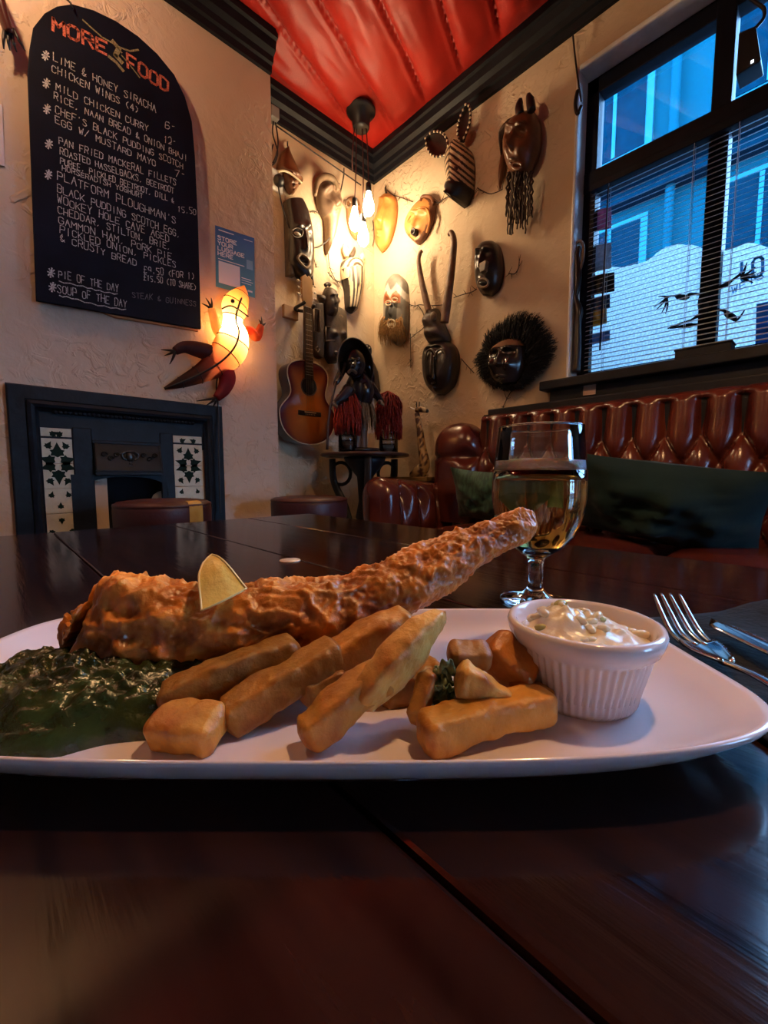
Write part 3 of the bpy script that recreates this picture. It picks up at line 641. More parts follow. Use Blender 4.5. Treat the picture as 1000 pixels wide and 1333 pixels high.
# ---- fireplace
fi = mat('fireplace_iron', (.006, .010, .017), .48, var=.3, vs=20, bump=.35, bs=55, spec=.22)
fp = thing('fireplace', 'black cast iron fireplace with leaf-painted tile cheeks', 'fireplace', (.46, YF, FL))
FXa, FXb, FZt = CW(6, 499).x, CW(286, 529.5).x, CW(150, 515).z
IXa, IXb, IZt = CW(52, 600).x, CW(263, 600).x, CW(150, 560).z
def mold(name, x0, x1, z1, inn, prof, par):          # three-sided moulding running up, across and down
    b = B(); xs_ = [(x0, FL, 1, 0), (x0, z1, 1, -1), (x1, z1, -1, -1), (x1, FL, -1, 0)]; m = len(prof)
    for d, o in prof:
        for (x, z, sx, sz) in xs_: b.v.append(V((x+sx*d, YF-o, z+sz*d))); b.c.append((1, 1, 1))
    for i in range(m-1):
        for j in range(3): b.f.append((i*4+j, i*4+j+1, (i+1)*4+j+1, (i+1)*4+j))
    return b.make(name, fi, par, smooth=False)
wdt = IXa-FXa
mold('surround', FXa, FXb, FZt, 0, [(0, 0), (0, .028), (.005, .032), (.05, .032), (.055, .028)], fp)
mold('inner_moulding', FXa+.055, FXb-.055, FZt-.055, 0, [(-.001, .025), (0, .038), (.012, .042), (.022, .038), (.030, .024), (.036, .02), (wdt-.055, .006)], fp)
b = B()
for i in range(34):
    x = lerp(FXa+.14, FXb-.14, i/33); b.ball((x, YF-.026, FZt-.092), (.009, .006, .007), 8, 5)
b.make('egg_moulding', fi, fp)
# back plate
TLx0, TLx1 = IXa+.004, CW(95, 600).x; TRx0, TRx1 = CW(225, 600).x, IXb-.002
b = B(); b.bb(IXa-.01, IXb+.01, YF-.010, YF+.002, IZt-.07, FZt-wdt+.025)
b.bb(TLx1, CW(121, 600).x, YF-.016, YF+.002, FL, IZt); b.bb(CW(208, 600).x, TRx0, YF-.016, YF+.002, FL, IZt); b.make('iron_plate', fi, fp, smooth=False, bevel=.004)
# tiles, each a piece, with a leaf print
tilem = mat('cream_tile', (.56, .54, .40), .35, var=.12, vs=30, spec=.3); lfm = mat('leaf_print', (.006, .018, .014), .6, var=.2, spec=.08); brn = mat('tile_line', (.25, .14, .06), .3)
tz1 = CW(54, 570).z; th = .098
zlist = [(tz1+.006, tz1+.040)]+[(tz1-th*(k+1), tz1-th*k) for k in range(7)]
LEAF = [(0, 0), (.16, .10), (.34, .10), (.27, .28), (.36, .42), (.20, .46), (.10, .66), (0, .9), (-.10, .66), (-.20, .46), (-.36, .42), (-.27, .28), (-.34, .10), (-.16, .10)]
def leaf(tl, cx, cz_, s, ang, y):
    b = B(); ca, sa = math.cos(ang), math.sin(ang); b.prism([V((cx+s*(u*ca-v*sa), y, cz_+s*(u*sa+v*ca))) for u, v in LEAF], (0, .0006, 0)); b.make('leaf_print', lfm, tl, smooth=False)
for x0, x1 in ((TLx0, TLx1), (TRx0, TRx1)):
    cx = (x0+x1)/2; w = (x1-x0)
    for k, (z0, z1) in enumerate(zlist):
        b = B(); b.bb(x0+.001, x1-.001, YF-.014, YF+.002, z0+.001, z1-.001); tl_ = b.make('tile', tilem, fp, smooth=False, bevel=.0015)
        y = YF-.0148
        if k == 0: leaf(tl_, x0+.03, z0+.005, .035, -1.1, y); leaf(tl_, x1-.03, z0+.005, .035, 1.1, y)
        elif k % 4 in (1, 2):
            s = 1 if k % 4 == 1 else -1; zc = z0 if s > 0 else z1; r0 = 0 if s > 0 else PI
            leaf(tl_, cx, zc+s*.024, .066, r0, y)
            for q in (-1, 1): leaf(tl_, cx+q*.008, zc+s*.006, .060, r0-q*s*1.25, y); leaf(tl_, cx+q*w*.33, zc+s*.058, .036, r0+q*s*.5, y)
        else:
            s = 1 if k % 4 == 3 else -1; zc = z1 if s > 0 else z0
            for q in (-1, 1): leaf(tl_, cx+q*w*.30, zc-s*.035, .030, q*.3+(PI if s < 0 else 0), y)
            leaf(tl_, cx, zc-s*.08, .03, 0 if s > 0 else PI, y)
# hood panel with urn
HX0, HX1, HZ0, HZ1 = CW(121, 600).x, CW(208, 600).x, CW(165, 619).z, CW(165, 575).z
b = B(); b.prism([V((HX0, YF-.02, HZ1)), V((HX0, YF-.06, HZ0)), V((HX0, YF+.02, HZ0)), V((HX0, YF+.02, HZ1))], (HX1-HX0, 0, 0)); b.make('hood', fi, fp, smooth=False, bevel=.003)
b = B(); hy = lambda z: YF-.024-.04*(HZ1-z)/(HZ1-HZ0)
for za, zb_ in ((HZ0+.004, HZ0+.012), (HZ0+.018, HZ0+.021), (HZ1-.012, HZ1-.005)): b.bb(HX0-.003, HX1+.003, hy((za+zb_)/2)-.004, YF, za, zb_)
for xa in (HX0+.004, HX1-.010): b.prism([V((xa, hy(HZ0)-.003, HZ0)), V((xa+.006, hy(HZ0)-.003, HZ0)), V((xa+.006, hy(HZ1)-.003, HZ1)), V((xa, hy(HZ1)-.003, HZ1))], (0, .004, 0))
b.make('hood_border', fi, fp, smooth=False)
urn = mat('worn_iron', (.05, .06, .075), .3, metal=.6); uc = V(((HX0+HX1)/2, hy((HZ0+HZ1)/2)-.002, (HZ0+HZ1)/2+.006)); b = B()
b.ball(uc, (.017, .010, .020), 16, 10); b.ball(uc+V((0, 0, .022)), (.022, .008, .004), 14, 6); b.ball(uc-V((0, 0, .028)), (.006, .006, .010), 10, 6); b.ball(uc-V((0, 0, .038)), (.015, .006, .004), 12, 6)
for q in (-1, 1): b.tube([uc+V((q*.016, 0, .02)), uc+V((q*.03, 0, .012)), uc+V((q*.026, 0, -.006)), uc+V((q*.014, 0, -.012))], .0035, 8, sub=5)
b.make('urn_relief', urn, fp)
b = B()
for q in (-1, 1):
    for k in range(3):
        c0 = uc+V((q*(.05+.022*k), 0, .008*(-1)**k)); b.tube([c0+V((.012*math.cos(s)*(1-s/9), -.001, .012*math.sin(s)*(1-s/9))) for s in [i*.6 for i in range(10)]], .003, 6)
b.make('scroll_relief', fi, fp)
# firebox recess: black fire back, dark arch over whitewashed cheeks
firebox_black = mat('firebox_black', (.006, .006, .008), .9); whitew = mat('whitewashed_cheek', (.55, .56, .60), .8, bump=.6, bs=40, var=.25)
ax0, ax1, az = CW(105, 650).x, CW(218, 650).x, HZ0
b = B(); arc = [V((lerp(ax0, ax1, .5)+(ax1-ax0)/2*math.cos(PI-a*PI/16), YF-.0185, az-.09+.085*math.sin(a*PI/16)**.6)) for a in range(17)]
arch = [V((ax0-.03, YF-.0185, az+.005)), V((ax0-.03, YF-.0185, FL)), V((ax0, YF-.0185, FL))]+arc+[V((ax1, YF-.0185, FL)), V((ax1+.03, YF-.0185, FL)), V((ax1+.03, YF-.0185, az+.005))]
for i in range(16):
    p0, p1 = arc[i], arc[i+1]; t0, t1 = V((p0.x, p0.y, az+.005)), V((p1.x, p1.y, az+.005)); b.add([p0, p1, t1, t0], [(0, 1, 2, 3)])
b.bb(ax0-.03, ax0+.002, YF-.019, YF, FL, az+.004); b.bb(ax1-.002, ax1+.03, YF-.019, YF, FL, az+.004); b.make('arch_plate', fi, fp, smooth=False)
b = B(); b.grid(24, 12, lambda u, v: V((lerp(ax0, ax1, u), YF+.015+.14*math.sin(u*PI)**.6, lerp(FL, az, v)))); b.make('fire_back', firebox_black, fp)
for q in (0, 1):
    b = B(); b.grid(10, 14, lambda u, v: V((lerp(ax0+.004, ax0+.085*(1-v)**.4+.006, u) if q == 0 else lerp(ax1-.004, ax1-.10*(1-v)**.4-.006, u), YF+.008+.06*u, lerp(.35, az-.065, v)))); b.make('cheek', whitew, fp)
# ================================================================== MASKS AND CURIOS
Z3 = lambda x, y: (340+x/4.5455, 100+y/4.5455)
Z4 = lambda x, y: (340+x/3.5714, 350+y/3.5714)
Z5 = lambda x, y: (480+x/3.5714, 110+y/3.5714)
Z6 = lambda x, y: (520+x/4.1667, 300+y/4.1667)
def rows(wf, zf, o, *r): return [(wf(*zf(a, b_), o), wf(*zf(c, d), o)) for a, b_, c, d in r]
def face(Sz, e=.42, n=.62, m=.75, ew=.38, op=0, brow=1, lip=1, nw=.12, cheek=.2):
    def f(u, t):
        d = 0
        for q in (-ew, ew):
            d += .5*brow*g2(u, t, q, e-.075, .26, .035)-.5*g2(u, t, q, e, .2, .05)+.3*g2(u, t, q, e+.004, .13, .024)+cheek*g2(u, t, q*1.25, n, .2, .09)
        if e-.06 < t < n+.05:
            k = (t-e+.06)/(n-e+.06); k = k**.8 if k < 1 else max(0, 1-(k-1)*9)
            d += .75*k*math.exp(-(u/(nw*(.55+.5*k)))**2)
        d += lip*(.4*g2(u, t, 0, m-.028, .27, .02)+.42*g2(u, t, 0, m+.032, .23, .022))-.5*op*g2(u, t, 0, m, .2, .022)+.2*g2(u, t, 0, .9, .3, .05)
        return Sz*d
    return f
blk = mat('black_carved_wood', (.016, .011, .010), .30, var=.4, vs=25, bump=.3, bs=70, spec=.6); brn_w = mat('brown_carved_wood', (.13, .050, .022), .36, var=.35, vs=18, bump=.25, bs=70)
gry_w = mat('weathered_grey_wood', (.17, .115, .07), .55, var=.35, vs=22, bump=.4, bs=60); org_w = mat('orange_carved_wood', (.50, .19, .045), .42, var=.25, vs=16, bump=.3, bs=60)
dk_gry = mat('dark_grey_wood', (.060, .042, .030), .5, var=.4, vs=24, bump=.5, bs=60); paintw = mat('painted_wood', (1, 1, 1), .42, attr=True, var=.2, vs=30, bump=.2)
cream = mat('cream_paint', (.62, .52, .36), .5); raff = mat('straw_raffia', (.30, .16, .05), .8, var=.4, vs=60); hairm = mat('black_fur', (.006, .005, .006), .7, var=.3, spec=.25)
braidm = mat('brown_cord_hair', (.045, .022, .012), .75, var=.5, vs=80); hole_dark = mat('painted_hole_dark', (.003, .003, .003), .8)
def mask(label, wf, px, py): return thing('carved_mask', label, 'mask', wf(px, py), 0 if wf is LW else -PI/2)
def strand(b, p0, p1, r, bend, n=4, k=4, col=None):
    mid = (p0+p1)/2+bend; b.tube([interp([p0, mid, p1], i/k) for i in range(k+1)], [r*(1-.75*i/k) for i in range(k+1)], n, col)
def feat(b, wf, zf, pts, o, r, sub=4, n=8): b.tube([wf(*zf(*p), o) for p in pts], r, n, sub=sub); return b
# 1 hooded brown face by the chimney edge
t = mask('brown carved face mask with a pointed hood beside the chimney breast', LW, *Z3(175, 690))
b = B(); b.relief(rows(LW, Z3, .005, (148, 410, 162, 412), (118, 440, 188, 478), (97, 495, 212, 535), (90, 540, 230, 590), (104, 562, 240, 628)), .085, OUTL, shape=lambda q: .35+.65*q); b.make('hood', brn_w, t)
b = B(); feat(b, LW, Z3, [(100, 560), (135, 556), (175, 572), (210, 600), (240, 630)], .085, .006); b.make('hood_rim', cream, t)
b = B(); b.relief(rows(LW, Z3, .005, (122, 560, 205, 590), (128, 605, 216, 620), (138, 650, 214, 655), (165, 692, 196, 690)), .065, OUTL, disp=face(.04, .3, .55, .72), shape=lambda q: 1-.5*q*q); b.make('face', brn_w, t)
b = B(); b.tube([LW(*Z3(158, 430), .02), LW(*Z3(156, 398), .015), LW(*Z3(157, 384), .004)], .004, 6); b.make('hook', black_m, t)
# 2 long black mask
t = mask('tall black carved mask with open mouth above the guitar', LW, *Z3(220, 1220))
b = B(); b.relief(rows(LW, Z3, .003, (128, 736, 244, 735), (134, 800, 272, 800), (138, 880, 288, 870), (140, 960, 300, 950), (140, 1060, 306, 1050), (150, 1120, 304, 1120), (205, 1180, 298, 1170), (238, 1212, 270, 1222)), .09, OUTL, disp=face(.035, .42, .56, .72, .42, op=1.2), shape=lambda q: .8+.2*math.sin(PI*q), p=.5, nr=60); b.make('face', blk, t)
b = B(); b.relief(rows(LW, Z3, .004, (128, 740, 190, 745), (133, 850, 170, 860), (138, 1000, 176, 1010), (142, 1180, 190, 1185)), .05, OUTL, shape=lambda q: 1); b.make('side_board', dk_gry, t)
b = B(); feat(b, LW, Z3, [(180, 910), (210, 895), (245, 910), (240, 940), (205, 950), (180, 930)], .10, .004); b.make('eye_rim', dk_gry, t)
b = B(); feat(b, LW, Z3, [(215, 1070), (240, 1050), (280, 1080), (285, 1110), (265, 1130), (230, 1095), (215, 1070)], .10, .007); b.make('lips', gry_w, t)
b = B(); b.ball(LW(*Z3(215, 930), .10), (.022, .012, .009)); b.make('eye', mat('dull_white_eye', (.4, .36, .3), .4), t)
for a, e in (((285, 1170), (288, 1262)), ((300, 1160), (308, 1240))):
    b = B(); feat(b, LW, Z3, [a, e], .05, [.010, .006], 0); b.make('peg', blk, t)
# 3 grey heavy-browed mask
t = mask('grey brown mask with heavy brow and long pointed beard', LW, *Z3(390, 1050))
def col3(u, q): return (.30, .20, .12) if q > .55 and u < .2 else ((.36, .27, .19) if q < .18 else (.20, .13, .085))
b = B(); b.relief(rows(LW, Z3, .004, (345, 568, 405, 578), (318, 630, 452, 615), (318, 700, 466, 670), (330, 770, 468, 735), (350, 815, 466, 790), (366, 850, 450, 840), (372, 920, 438, 915), (374, 990, 420, 985), (380, 1045, 396, 1050)), .08, OUTL, disp=face(.06, .30, .45, .52, .36, brow=1.4, cheek=.5), nr=60, col=col3); b.make('face', paintw, t)
b = B(); feat(b, LW, Z3, [(318, 700), (335, 620), (380, 590), (430, 610), (455, 670)], .085, [.012, .018, .02, .018, .012], 6); b.make('hair_roll', gry_w, t)
b = B(); feat(b, LW, Z3, [(452, 690), (466, 730), (462, 790)], .03, [.010, .016, .012]); b.make('ear', gry_w, t)
# 4 mask behind the bulbs
t = mask('plain brown mask with pierced ear behind the hanging bulbs', LW, *Z3(560, 950))
b = B(); b.relief(rows(LW, Z3, .004, (512, 712, 560, 705), (504, 750, 580, 740), (503, 800, 585, 790), (508, 860, 588, 860), (525, 920, 590, 925), (552, 958, 575, 958)), .05, OUTL, disp=face(.022)); b.make('face', mat('pale_brown_wood', (.30, .15, .07), .5, bump=.3), t)
b = B(); pts = [(515+14*math.cos(a), 750+22*math.sin(a)) for a in [i*PI/5 for i in range(11)]]; feat(b, LW, Z3, pts, .035, .007, 0); b.make('pierced_ear', gry_w, t)
# 5 striped mask below the bulbs
t = mask('cream and black wavy striped mask with black snout below the bulbs', LW, *Z4(415, 200))
def zst(u, q):
    if q > .86: return (.015, .012, .012)
    s = math.sin(u*13+2.4*math.cos(q*4)*abs(u)) if q > .25 else math.sin(26*math.hypot(u*.75, (q-.34)*2.6))
    if abs(abs(u)-.45) < .12 and abs(q-.30) < .03: return (.01, .01, .01)
    return (.66, .56, .36) if s > -.15 else (.045, .035, .03)
b = B(); b.relief([(LW(*a, .004), LW(*c, .004)) for a, c in ((Z3(512, 1062), Z3(565, 1062)), (Z3(476, 1090), Z3(604, 1085)), (Z3(468, 1140), Z3(606, 1135)), (Z3(472, 1200), Z3(602, 1200)), (Z4(368, 0), Z4(474, 0)), (Z4(378, 60), Z4(468, 60)), (Z4(385, 110), Z4(460, 110)), (Z4(388, 160), Z4(450, 165)), (Z4(392, 185), Z4(446, 190)), (Z4(410, 204), Z4(430, 206)))], .085, OUTL, nr=110, n=64, col=zst, disp=face(.02, .3, .6, .93, .45, lip=.4)); b.make('face', paintw, t)
for a, c in (((505, 1065), (490, 990)), ((590, 1085), (603, 1042))):
    b = B(); feat(b, LW, Z3, [a, ((a[0]+c[0])/2, (a[1]+c[1])/2), c], .03, [.014, .022, .006], 5); b.make('ear', cream, t)
b = B(); feat(b, LW, Z3, [(530, 1068), (548, 1035), (552, 1008)], .03, [.016, .016, .006], 4); b.make('crest', dk_gry, t)
# 6 long orange face
t = mask('long smooth orange wooden face mask in the corner', RW, *Z3(715, 1030))
b = B(); b.relief(rows(RW, Z3, .004, (735, 690, 768, 688), (708, 715, 800, 710), (692, 790, 810, 770), (682, 860, 802, 860), (678, 930, 782, 940), (680, 985, 760, 992), (705, 1034, 728, 1032)), .06, OUTR, disp=face(.05, .30, .52, .68, .4, cheek=.5), nr=50); b.make('face', org_w, t)
b = B(); feat(b, RW, Z3, [(742, 695), (735, 660), (740, 645)], .02, [.008, .006, .003]); b.make('stalk', dk_gry, t)
# 7 round orange moon mask
t = mask('round orange mask with a raised ring and funnel mouth', RW, *Z5(230, 742))
R7 = rows(RW, Z5, .004, (250, 522, 285, 522), (212, 560, 312, 545), (180, 610, 314, 585), (168, 655, 302, 640), (178, 695, 282, 690), (200, 722, 262, 722), (222, 742, 240, 742))
b = B(); b.relief(R7, .05, OUTR, disp=face(.042, .42, .6, .8, .34, brow=1.3, lip=0), col=lambda u, q: (.15, .06, .03) if math.hypot(u, (q-.48)*2.1) > .86 else (.52, .22, .06), nr=50); b.make('face', paintw, t)
b = B(); feat(b, RW, Z5, [(190, 700), (176, 650), (200, 600), (240, 572), (275, 585), (285, 630), (270, 690)], .045, .007, 5); b.make('ring', org_w, t)
b = B(); b.lathe([(.022, .0), (.020, .035), (.013, .036), (.010, .01)], RW(*Z5(222, 692), .045), 16, M=Matrix.Rotation(-PI/2, 3, 'Y')); b.make('mouth', blk, t)
b = B(); feat(b, RW, Z5, [(255, 560), (245, 535), (255, 520), (290, 525), (302, 555)], .03, .010, 4); b.make('carved_crown', brn_w, t)
# 8 white-browed mask with straw beard
t = mask('grey mask with white brow zigzag, teeth and straw beard', RW, *Z4(630, 350))
def c8(u, q):
    z = .24+.10*abs(abs(u)-.45)*2
    if abs(q-z) < .045: return (.62, .58, .50)
    if z < q < .42 and abs(u) < .75: return (.45, .15, .06)
    if q > .42 and abs(u) < .5: return (.05, .05, .045)
    return (.20, .19, .16)
b = B(); b.relief(rows(RW, Z4, .004, (605, 24, 645, 22), (582, 65, 680, 60), (574, 130, 688, 125), (574, 200, 690, 200), (574, 270, 686, 275), (595, 325, 672, 335), (620, 352, 645, 358)), .07, OUTR, disp=face(.03, .42, .55, .72, .36, op=.8), col=c8, nr=70, n=48); b.make('face', paintw, t)
for x, y in ((592, 160), (622, 145)):
    b = B(); pts = [RW(*Z4(x+13*math.cos(a), y+11*math.sin(a)), .085) for a in [i*PI/6 for i in range(13)]]; b.tube(pts, .005, 6); b.make('eye_ring', cream, t)
b = B(); pts = [RW(*Z4(606+18*math.cos(a), 255+20*math.sin(a)), .085) for a in [i*PI/6 for i in range(13)]]; b.tube(pts, .005, 6); b.make('lips', cream, t)
for k in range(3):
    b = B(); b.box(RW(*Z4(597+9*k, 258), .086), (.006, .010, .018)); b.make('tooth', cream, t, smooth=False)
b = B(); random.seed(5)
for k in range(420):
    u = random.uniform(-1, 1); x0 = 612+u*48; y0 = 235+28*abs(u)**1.5*random.uniform(-1.4, 1)+random.uniform(0, 40)
    x1 = x0+u*16+random.uniform(-10, 10); y1 = y0+random.uniform(45, 95)
    strand(b, RW(*Z4(x0, y0), .07), RW(*Z4(x1, y1), random.uniform(.02, .09)), .0022, V((-.02, 0, 0)), 3)
b.make('straw_beard', raff, t, kind='stuff')
# 9 horned black mask
t = mask('long black face mask with two tall curving horns', RW, *Z6(215, 890))
b = B(); b.relief(rows(RW, Z6, .004, (185, 600, 255, 590), (148, 640, 300, 615), (140, 690, 325, 660), (142, 750, 330, 730), (150, 815, 318, 800), (168, 862, 295, 850), (198, 892, 245, 892)), .12, OUTR, disp=face(.045, .28, .66, .82, .30, brow=.8, lip=.6, nw=.09), nr=60, n=40, p=.45); b.make('face', blk, t)
for x in (168, 222):
    b = B(); feat(b, RW, Z6, [(x-26, 700), (x-18, 660), (x+4, 645), (x+24, 665), (x+30, 700)], .125, [.004, .006, .007, .006, .004], 5); b.make('brow_arch', dk_gry, t)
b = B(); feat(b, RW, Z6, [(188, 680), (186, 740), (186, 790), (184, 802)], .135, [.006, .007, .011, .012], 5); b.make('nose', blk, t)
b = B(); b.ball(RW(*Z6(186, 826), .118), (.010, .018, .006)); b.make('lips', blk, t)
b = B(); b.relief(rows(RW, Z6, .01, (160, 430, 215, 420), (140, 480, 235, 470), (150, 540, 262, 530), (150, 590, 280, 580), (165, 625, 270, 610)), .11, OUTR, disp=lambda u, q: .015*math.sin(q*22)*(1-abs(u))); b.make('headdress', dk_gry, t)
b = B(); b.ball(RW(*Z6(185, 465), .10), (.02, .022, .026)); b.make('headdress_knob', gry_w, t)
for pts, rr in (([(160, 440), (140, 360), (118, 260), (105, 170), (112, 125), (122, 112)], [.020, .020, .017, .014, .013, .010]), ([(245, 500), (258, 400), (276, 270), (290, 150), (296, 60), (282, 12), (266, 25)], [.026, .026, .023, .020, .018, .015, .010])):
    b = B(); feat(b, RW, Z6, pts, .07, rr, 8, 12); b.make('horn', mat('horn_wood', (.16, .085, .045), .5, var=.4, vs=20, bump=.5, bs=50), t)
# 10 zebra head
t = mask('black and cream striped zebra head with upright rimmed ears', RW, *Z5(435, 560))
def c10(u, q):
    if q > .66: return (.012, .011, .012)
    if abs(u+.12) < .05: return (.02, .015, .012)
    return (.60, .47, .30) if math.sin(72*q-11*abs(u+.12)) > -.1 else (.022, .015, .012)
b = B(); b.relief(rows(RW, Z5, .006, (398, 275, 450, 268), (366, 315, 480, 298), (358, 375, 492, 345), (368, 425, 494, 405), (384, 468, 492, 452), (378, 505, 488, 498), (395, 540, 468, 545), (425, 562, 448, 562)), .15, OUTR, shape=lambda q: .55+.45*min(1, q*1.4) if q < .9 else .8, disp=lambda u, q: .03*g2(u, q, -.3, .88, .25, .06)+.02*g2(u, q, .3, .9, .25, .05)-.02*g2(u, q, .45, .32, .2, .07), col=c10, nr=110, n=48, p=.6); b.make('head', paintw, t)
for a, c in (((372, 318), (278, 248)), ((440, 268), (466, 100))):
    pa, pb = RW(*Z5(*a), .05), RW(*Z5(*c), .05); d = pb-pa; sd = d.normalized().cross(OUTR); w = d.length*.24
    prof = [.35, .8, 1, .95, .7, .2]; n_ = 24
    b = B(); b.grid(8, n_, lambda u, v: pa+d*v+sd*((2*u-1)*w*max(.05, interp(prof, v)))-OUTR*.018*(1-(2*u-1)**2)+OUTR*.012); er = b.make('ear', blk, t)
    er.modifiers.new('t', 'SOLIDIFY').thickness = .006
    b = B(); ring = [pa+d*v+sd*(s*w*max(.05, interp(prof, v)))+OUTR*.016 for s, vs_ in ((-1, [i/n_ for i in range(n_+1)]), (1, [1-i/n_ for i in range(n_+1)])) for v in vs_]
    b.tube(ring, .006, 6); b.make('ear_rim', blk, er)
    for i in range(0, len(ring), 3):
        b = B(); b.ball(ring[i]+OUTR*.003, .0068, 7, 5); b.make('bead', cream, er)
b = B(); b.ball(RW(*Z5(400, 400), .12), (.008, .022, .022)); b.make('eye', blk, t)
# 11 tall brown mask with cord beard
t = mask('tall brown female mask with two horns and a long cord beard', RW, *Z5(700, 690))
b = B(); b.relief(rows(RW, Z5, .02, (695, 135, 775, 115), (660, 180, 800, 165), (640, 240, 808, 230), (634, 300, 802, 295), (640, 350, 785, 350), (655, 400, 758, 402), (680, 434, 722, 434)), .12, OUTR, disp=face(.075, .40, .64, .80, .36, brow=.9, op=.8, nw=.1), nr=60, n=40); b.make('face', brn_w, t)
for pts in ([(705, 140), (700, 105), (706, 72), (716, 88)], [(758, 120), (752, 80), (744, 48), (768, 62)]):
    b = B(); feat(b, RW, Z5, pts, .09, [.020, .020, .010, .003], 6, 10); b.make('horn', blk, t)
b = B(); random.seed(8)
for k in range(9):
    q = k/8; strand(b, RW(*Z5(690-40*q, 150+20*q), .06), RW(*Z5(622-6*q, 300+q*30), .03), .010, V((-.03, .012, .02)), 6, 8)
b.make('hair', braidm, t)
b = B(); b.relief(rows(RW, Z5, .01, (620, 300, 640, 300), (612, 360, 640, 370), (606, 430, 630, 430), (606, 486, 612, 488)), .03, OUTR); b.make('ear_lappet', brn_w, t)
b = B(); pts = [RW(*Z5(692+22*math.cos(a), 378+15*math.sin(a)), .15) for a in [i*PI/6 for i in range(13)]]; b.tube(pts, .007, 8); b.make('lips', brn_w, t)
for k in range(26):
    x = lerp(645, 762, random.random()); y1 = random.uniform(600, 700); x1 = x+random.uniform(-18, 6)
    b = B(); p0, p1 = RW(*Z5(x, 405), random.uniform(.05, .12)), RW(*Z5(x1, y1), random.uniform(.02, .07)); k2 = 14
    b.tube([lerp(p0, p1, i/k2)+V((.004*math.sin(i*1.9+k), .004*math.cos(i*2.3+k), 0)) for i in range(k2+1)], [.0058-.002*i/k2 for i in range(k2+1)], 5); b.make('beard_cord', braidm, t)
# 12 small black mask
t = mask('small black mask with a pale lip and triangular nose beside the long beard', RW, *Z6(470, 348))
b = B(); b.relief(rows(RW, Z6, .004, (445, 62, 515, 52), (426, 105, 548, 82), (418, 170, 566, 150), (418, 235, 568, 230), (424, 300, 548, 308), (442, 348, 505, 352)), .10, OUTR, disp=face(.045, .38, .58, .76, .36, op=.8, brow=1.3, nw=.15), nr=50, n=36); b.make('face', blk, t)
b = B(); pts = [RW(*Z6(455+28*math.cos(a), 285+24*math.sin(a)), .14) for a in [i*PI/6 for i in range(13)]]; b.tube(pts, .006, 8); b.make('lips', gry_w, t)
b = B(); b.prism([RW(*Z6(425, 180), .128), RW(*Z6(470, 158), .135), RW(*Z6(462, 215), .14), RW(*Z6(438, 228), .135)], (.03, 0, 0)); b.make('nose', gry_w, t, smooth=False, bevel=.004)
# 13 furry mask
t = mask('glossy black mask framed by shaggy black fur', RW, *Z6(600, 860))
b = B(); b.relief(rows(RW, Z6, .03, (545, 598, 640, 575), (500, 645, 690, 612), (484, 700, 702, 680), (490, 755, 692, 755), (510, 808, 662, 818), (548, 842, 622, 846)), .10, OUTR, disp=face(.05, .36, .56, .78, .40, op=.6, brow=1.2, lip=1.2, cheek=.6, nw=.14), nr=50, n=40, col=lambda u, q: (.16, .085, .05) if q < .26 else (.018, .014, .016)); b.make('face', mat('glossy_painted_wood', (1, 1, 1), .22, attr=True, var=.2), t)
fo = [(400, 710), (440, 650), (470, 545), (540, 500), (620, 440), (700, 432), (770, 455), (800, 520), (850, 570), (858, 650), (830, 720), (760, 780), (680, 850), (600, 870), (500, 850), (430, 800)]
fi_ = [(490+10*0, 700), (492, 670), (505, 640), (540, 605), (590, 585), (640, 580), (680, 600), (698, 640), (702, 680), (700, 720), (690, 760), (670, 800), (630, 840), (580, 846), (520, 815), (494, 760)]
b = B(); random.seed(9)
for k in range(2600):
    q = random.random()*16; i = int(q) % 16; f = q-int(q); a = (lerp(fi_[i][0], fi_[(i+1) % 16][0], f), lerp(fi_[i][1], fi_[(i+1) % 16][1], f)); e = (lerp(fo[i][0], fo[(i+1) % 16][0], f), lerp(fo[i][1], fo[(i+1) % 16][1], f))
    l0 = random.uniform(-.12, .55); l1 = random.uniform(max(.45, l0+.3), 1.0); j = lambda: random.uniform(-14, 14)
    o0 = lerp(.09, .05, max(l0, 0))*random.uniform(.3, 1); p0 = RW(*Z6(lerp(a[0], e[0], l0), lerp(a[1], e[1], l0)), o0); p1 = RW(*Z6(lerp(a[0], e[0], l1)+j(), lerp(a[1], e[1], l1)+j()), random.uniform(.005, .07))
    strand(b, p0, p1, .0024, V((-.015, 0, random.uniform(-.01, .015))), 3, 3)
b.make('fur', hairm, t, kind='stuff')
# 14 totem plaque
t = thing('carved_plaque', 'dark grey carved totem plaque with side panels above the statue', 'carving', LW(*Z4(330, 440)))
b = B(); b.relief(rows(LW, Z4, .004, (286, 165, 350, 170), (285, 200, 390, 205), (284, 280, 392, 285), (286, 350, 392, 350), (292, 405, 385, 400), (312, 440, 352, 438)), .07, OUTL, disp=face(.035, .55, .78, .9, .45, brow=1.3), p=.35, nr=50); b.make('face_panel', dk_gry, t)
b = B(); b.relief(rows(LW, Z4, .004, (232, 165, 282, 168), (236, 240, 286, 240), (240, 330, 286, 330), (240, 395, 284, 400), (255, 416, 275, 418)), .05, OUTL, p=.3, shape=lambda q: 1); b.make('side_panel', dk_gry, t)
b = B(); b.relief(rows(LW, Z4, .02, (295, 85, 325, 85), (285, 112, 345, 112), (284, 150, 350, 155), (290, 200, 350, 205), (302, 228, 335, 230)), .08, OUTL, disp=face(.025, .45, .6, .75)); b.make('figure_head', dk_gry, t)
b = B(); b.relief(rows(LW, Z4, .02, (258, 118, 300, 125), (262, 140, 305, 145), (275, 165, 310, 165)), .04, OUTL); b.relief(rows(LW, Z4, .02, (325, 125, 362, 132), (325, 150, 362, 155), (340, 175, 355, 172)), .04, OUTL); b.make('headdress', dk_gry, t)
b = B(); feat(b, LW, Z4, [(298, 78), (312, 68), (322, 80)], .06, .012, 3); b.make('knob', dk_gry, t)
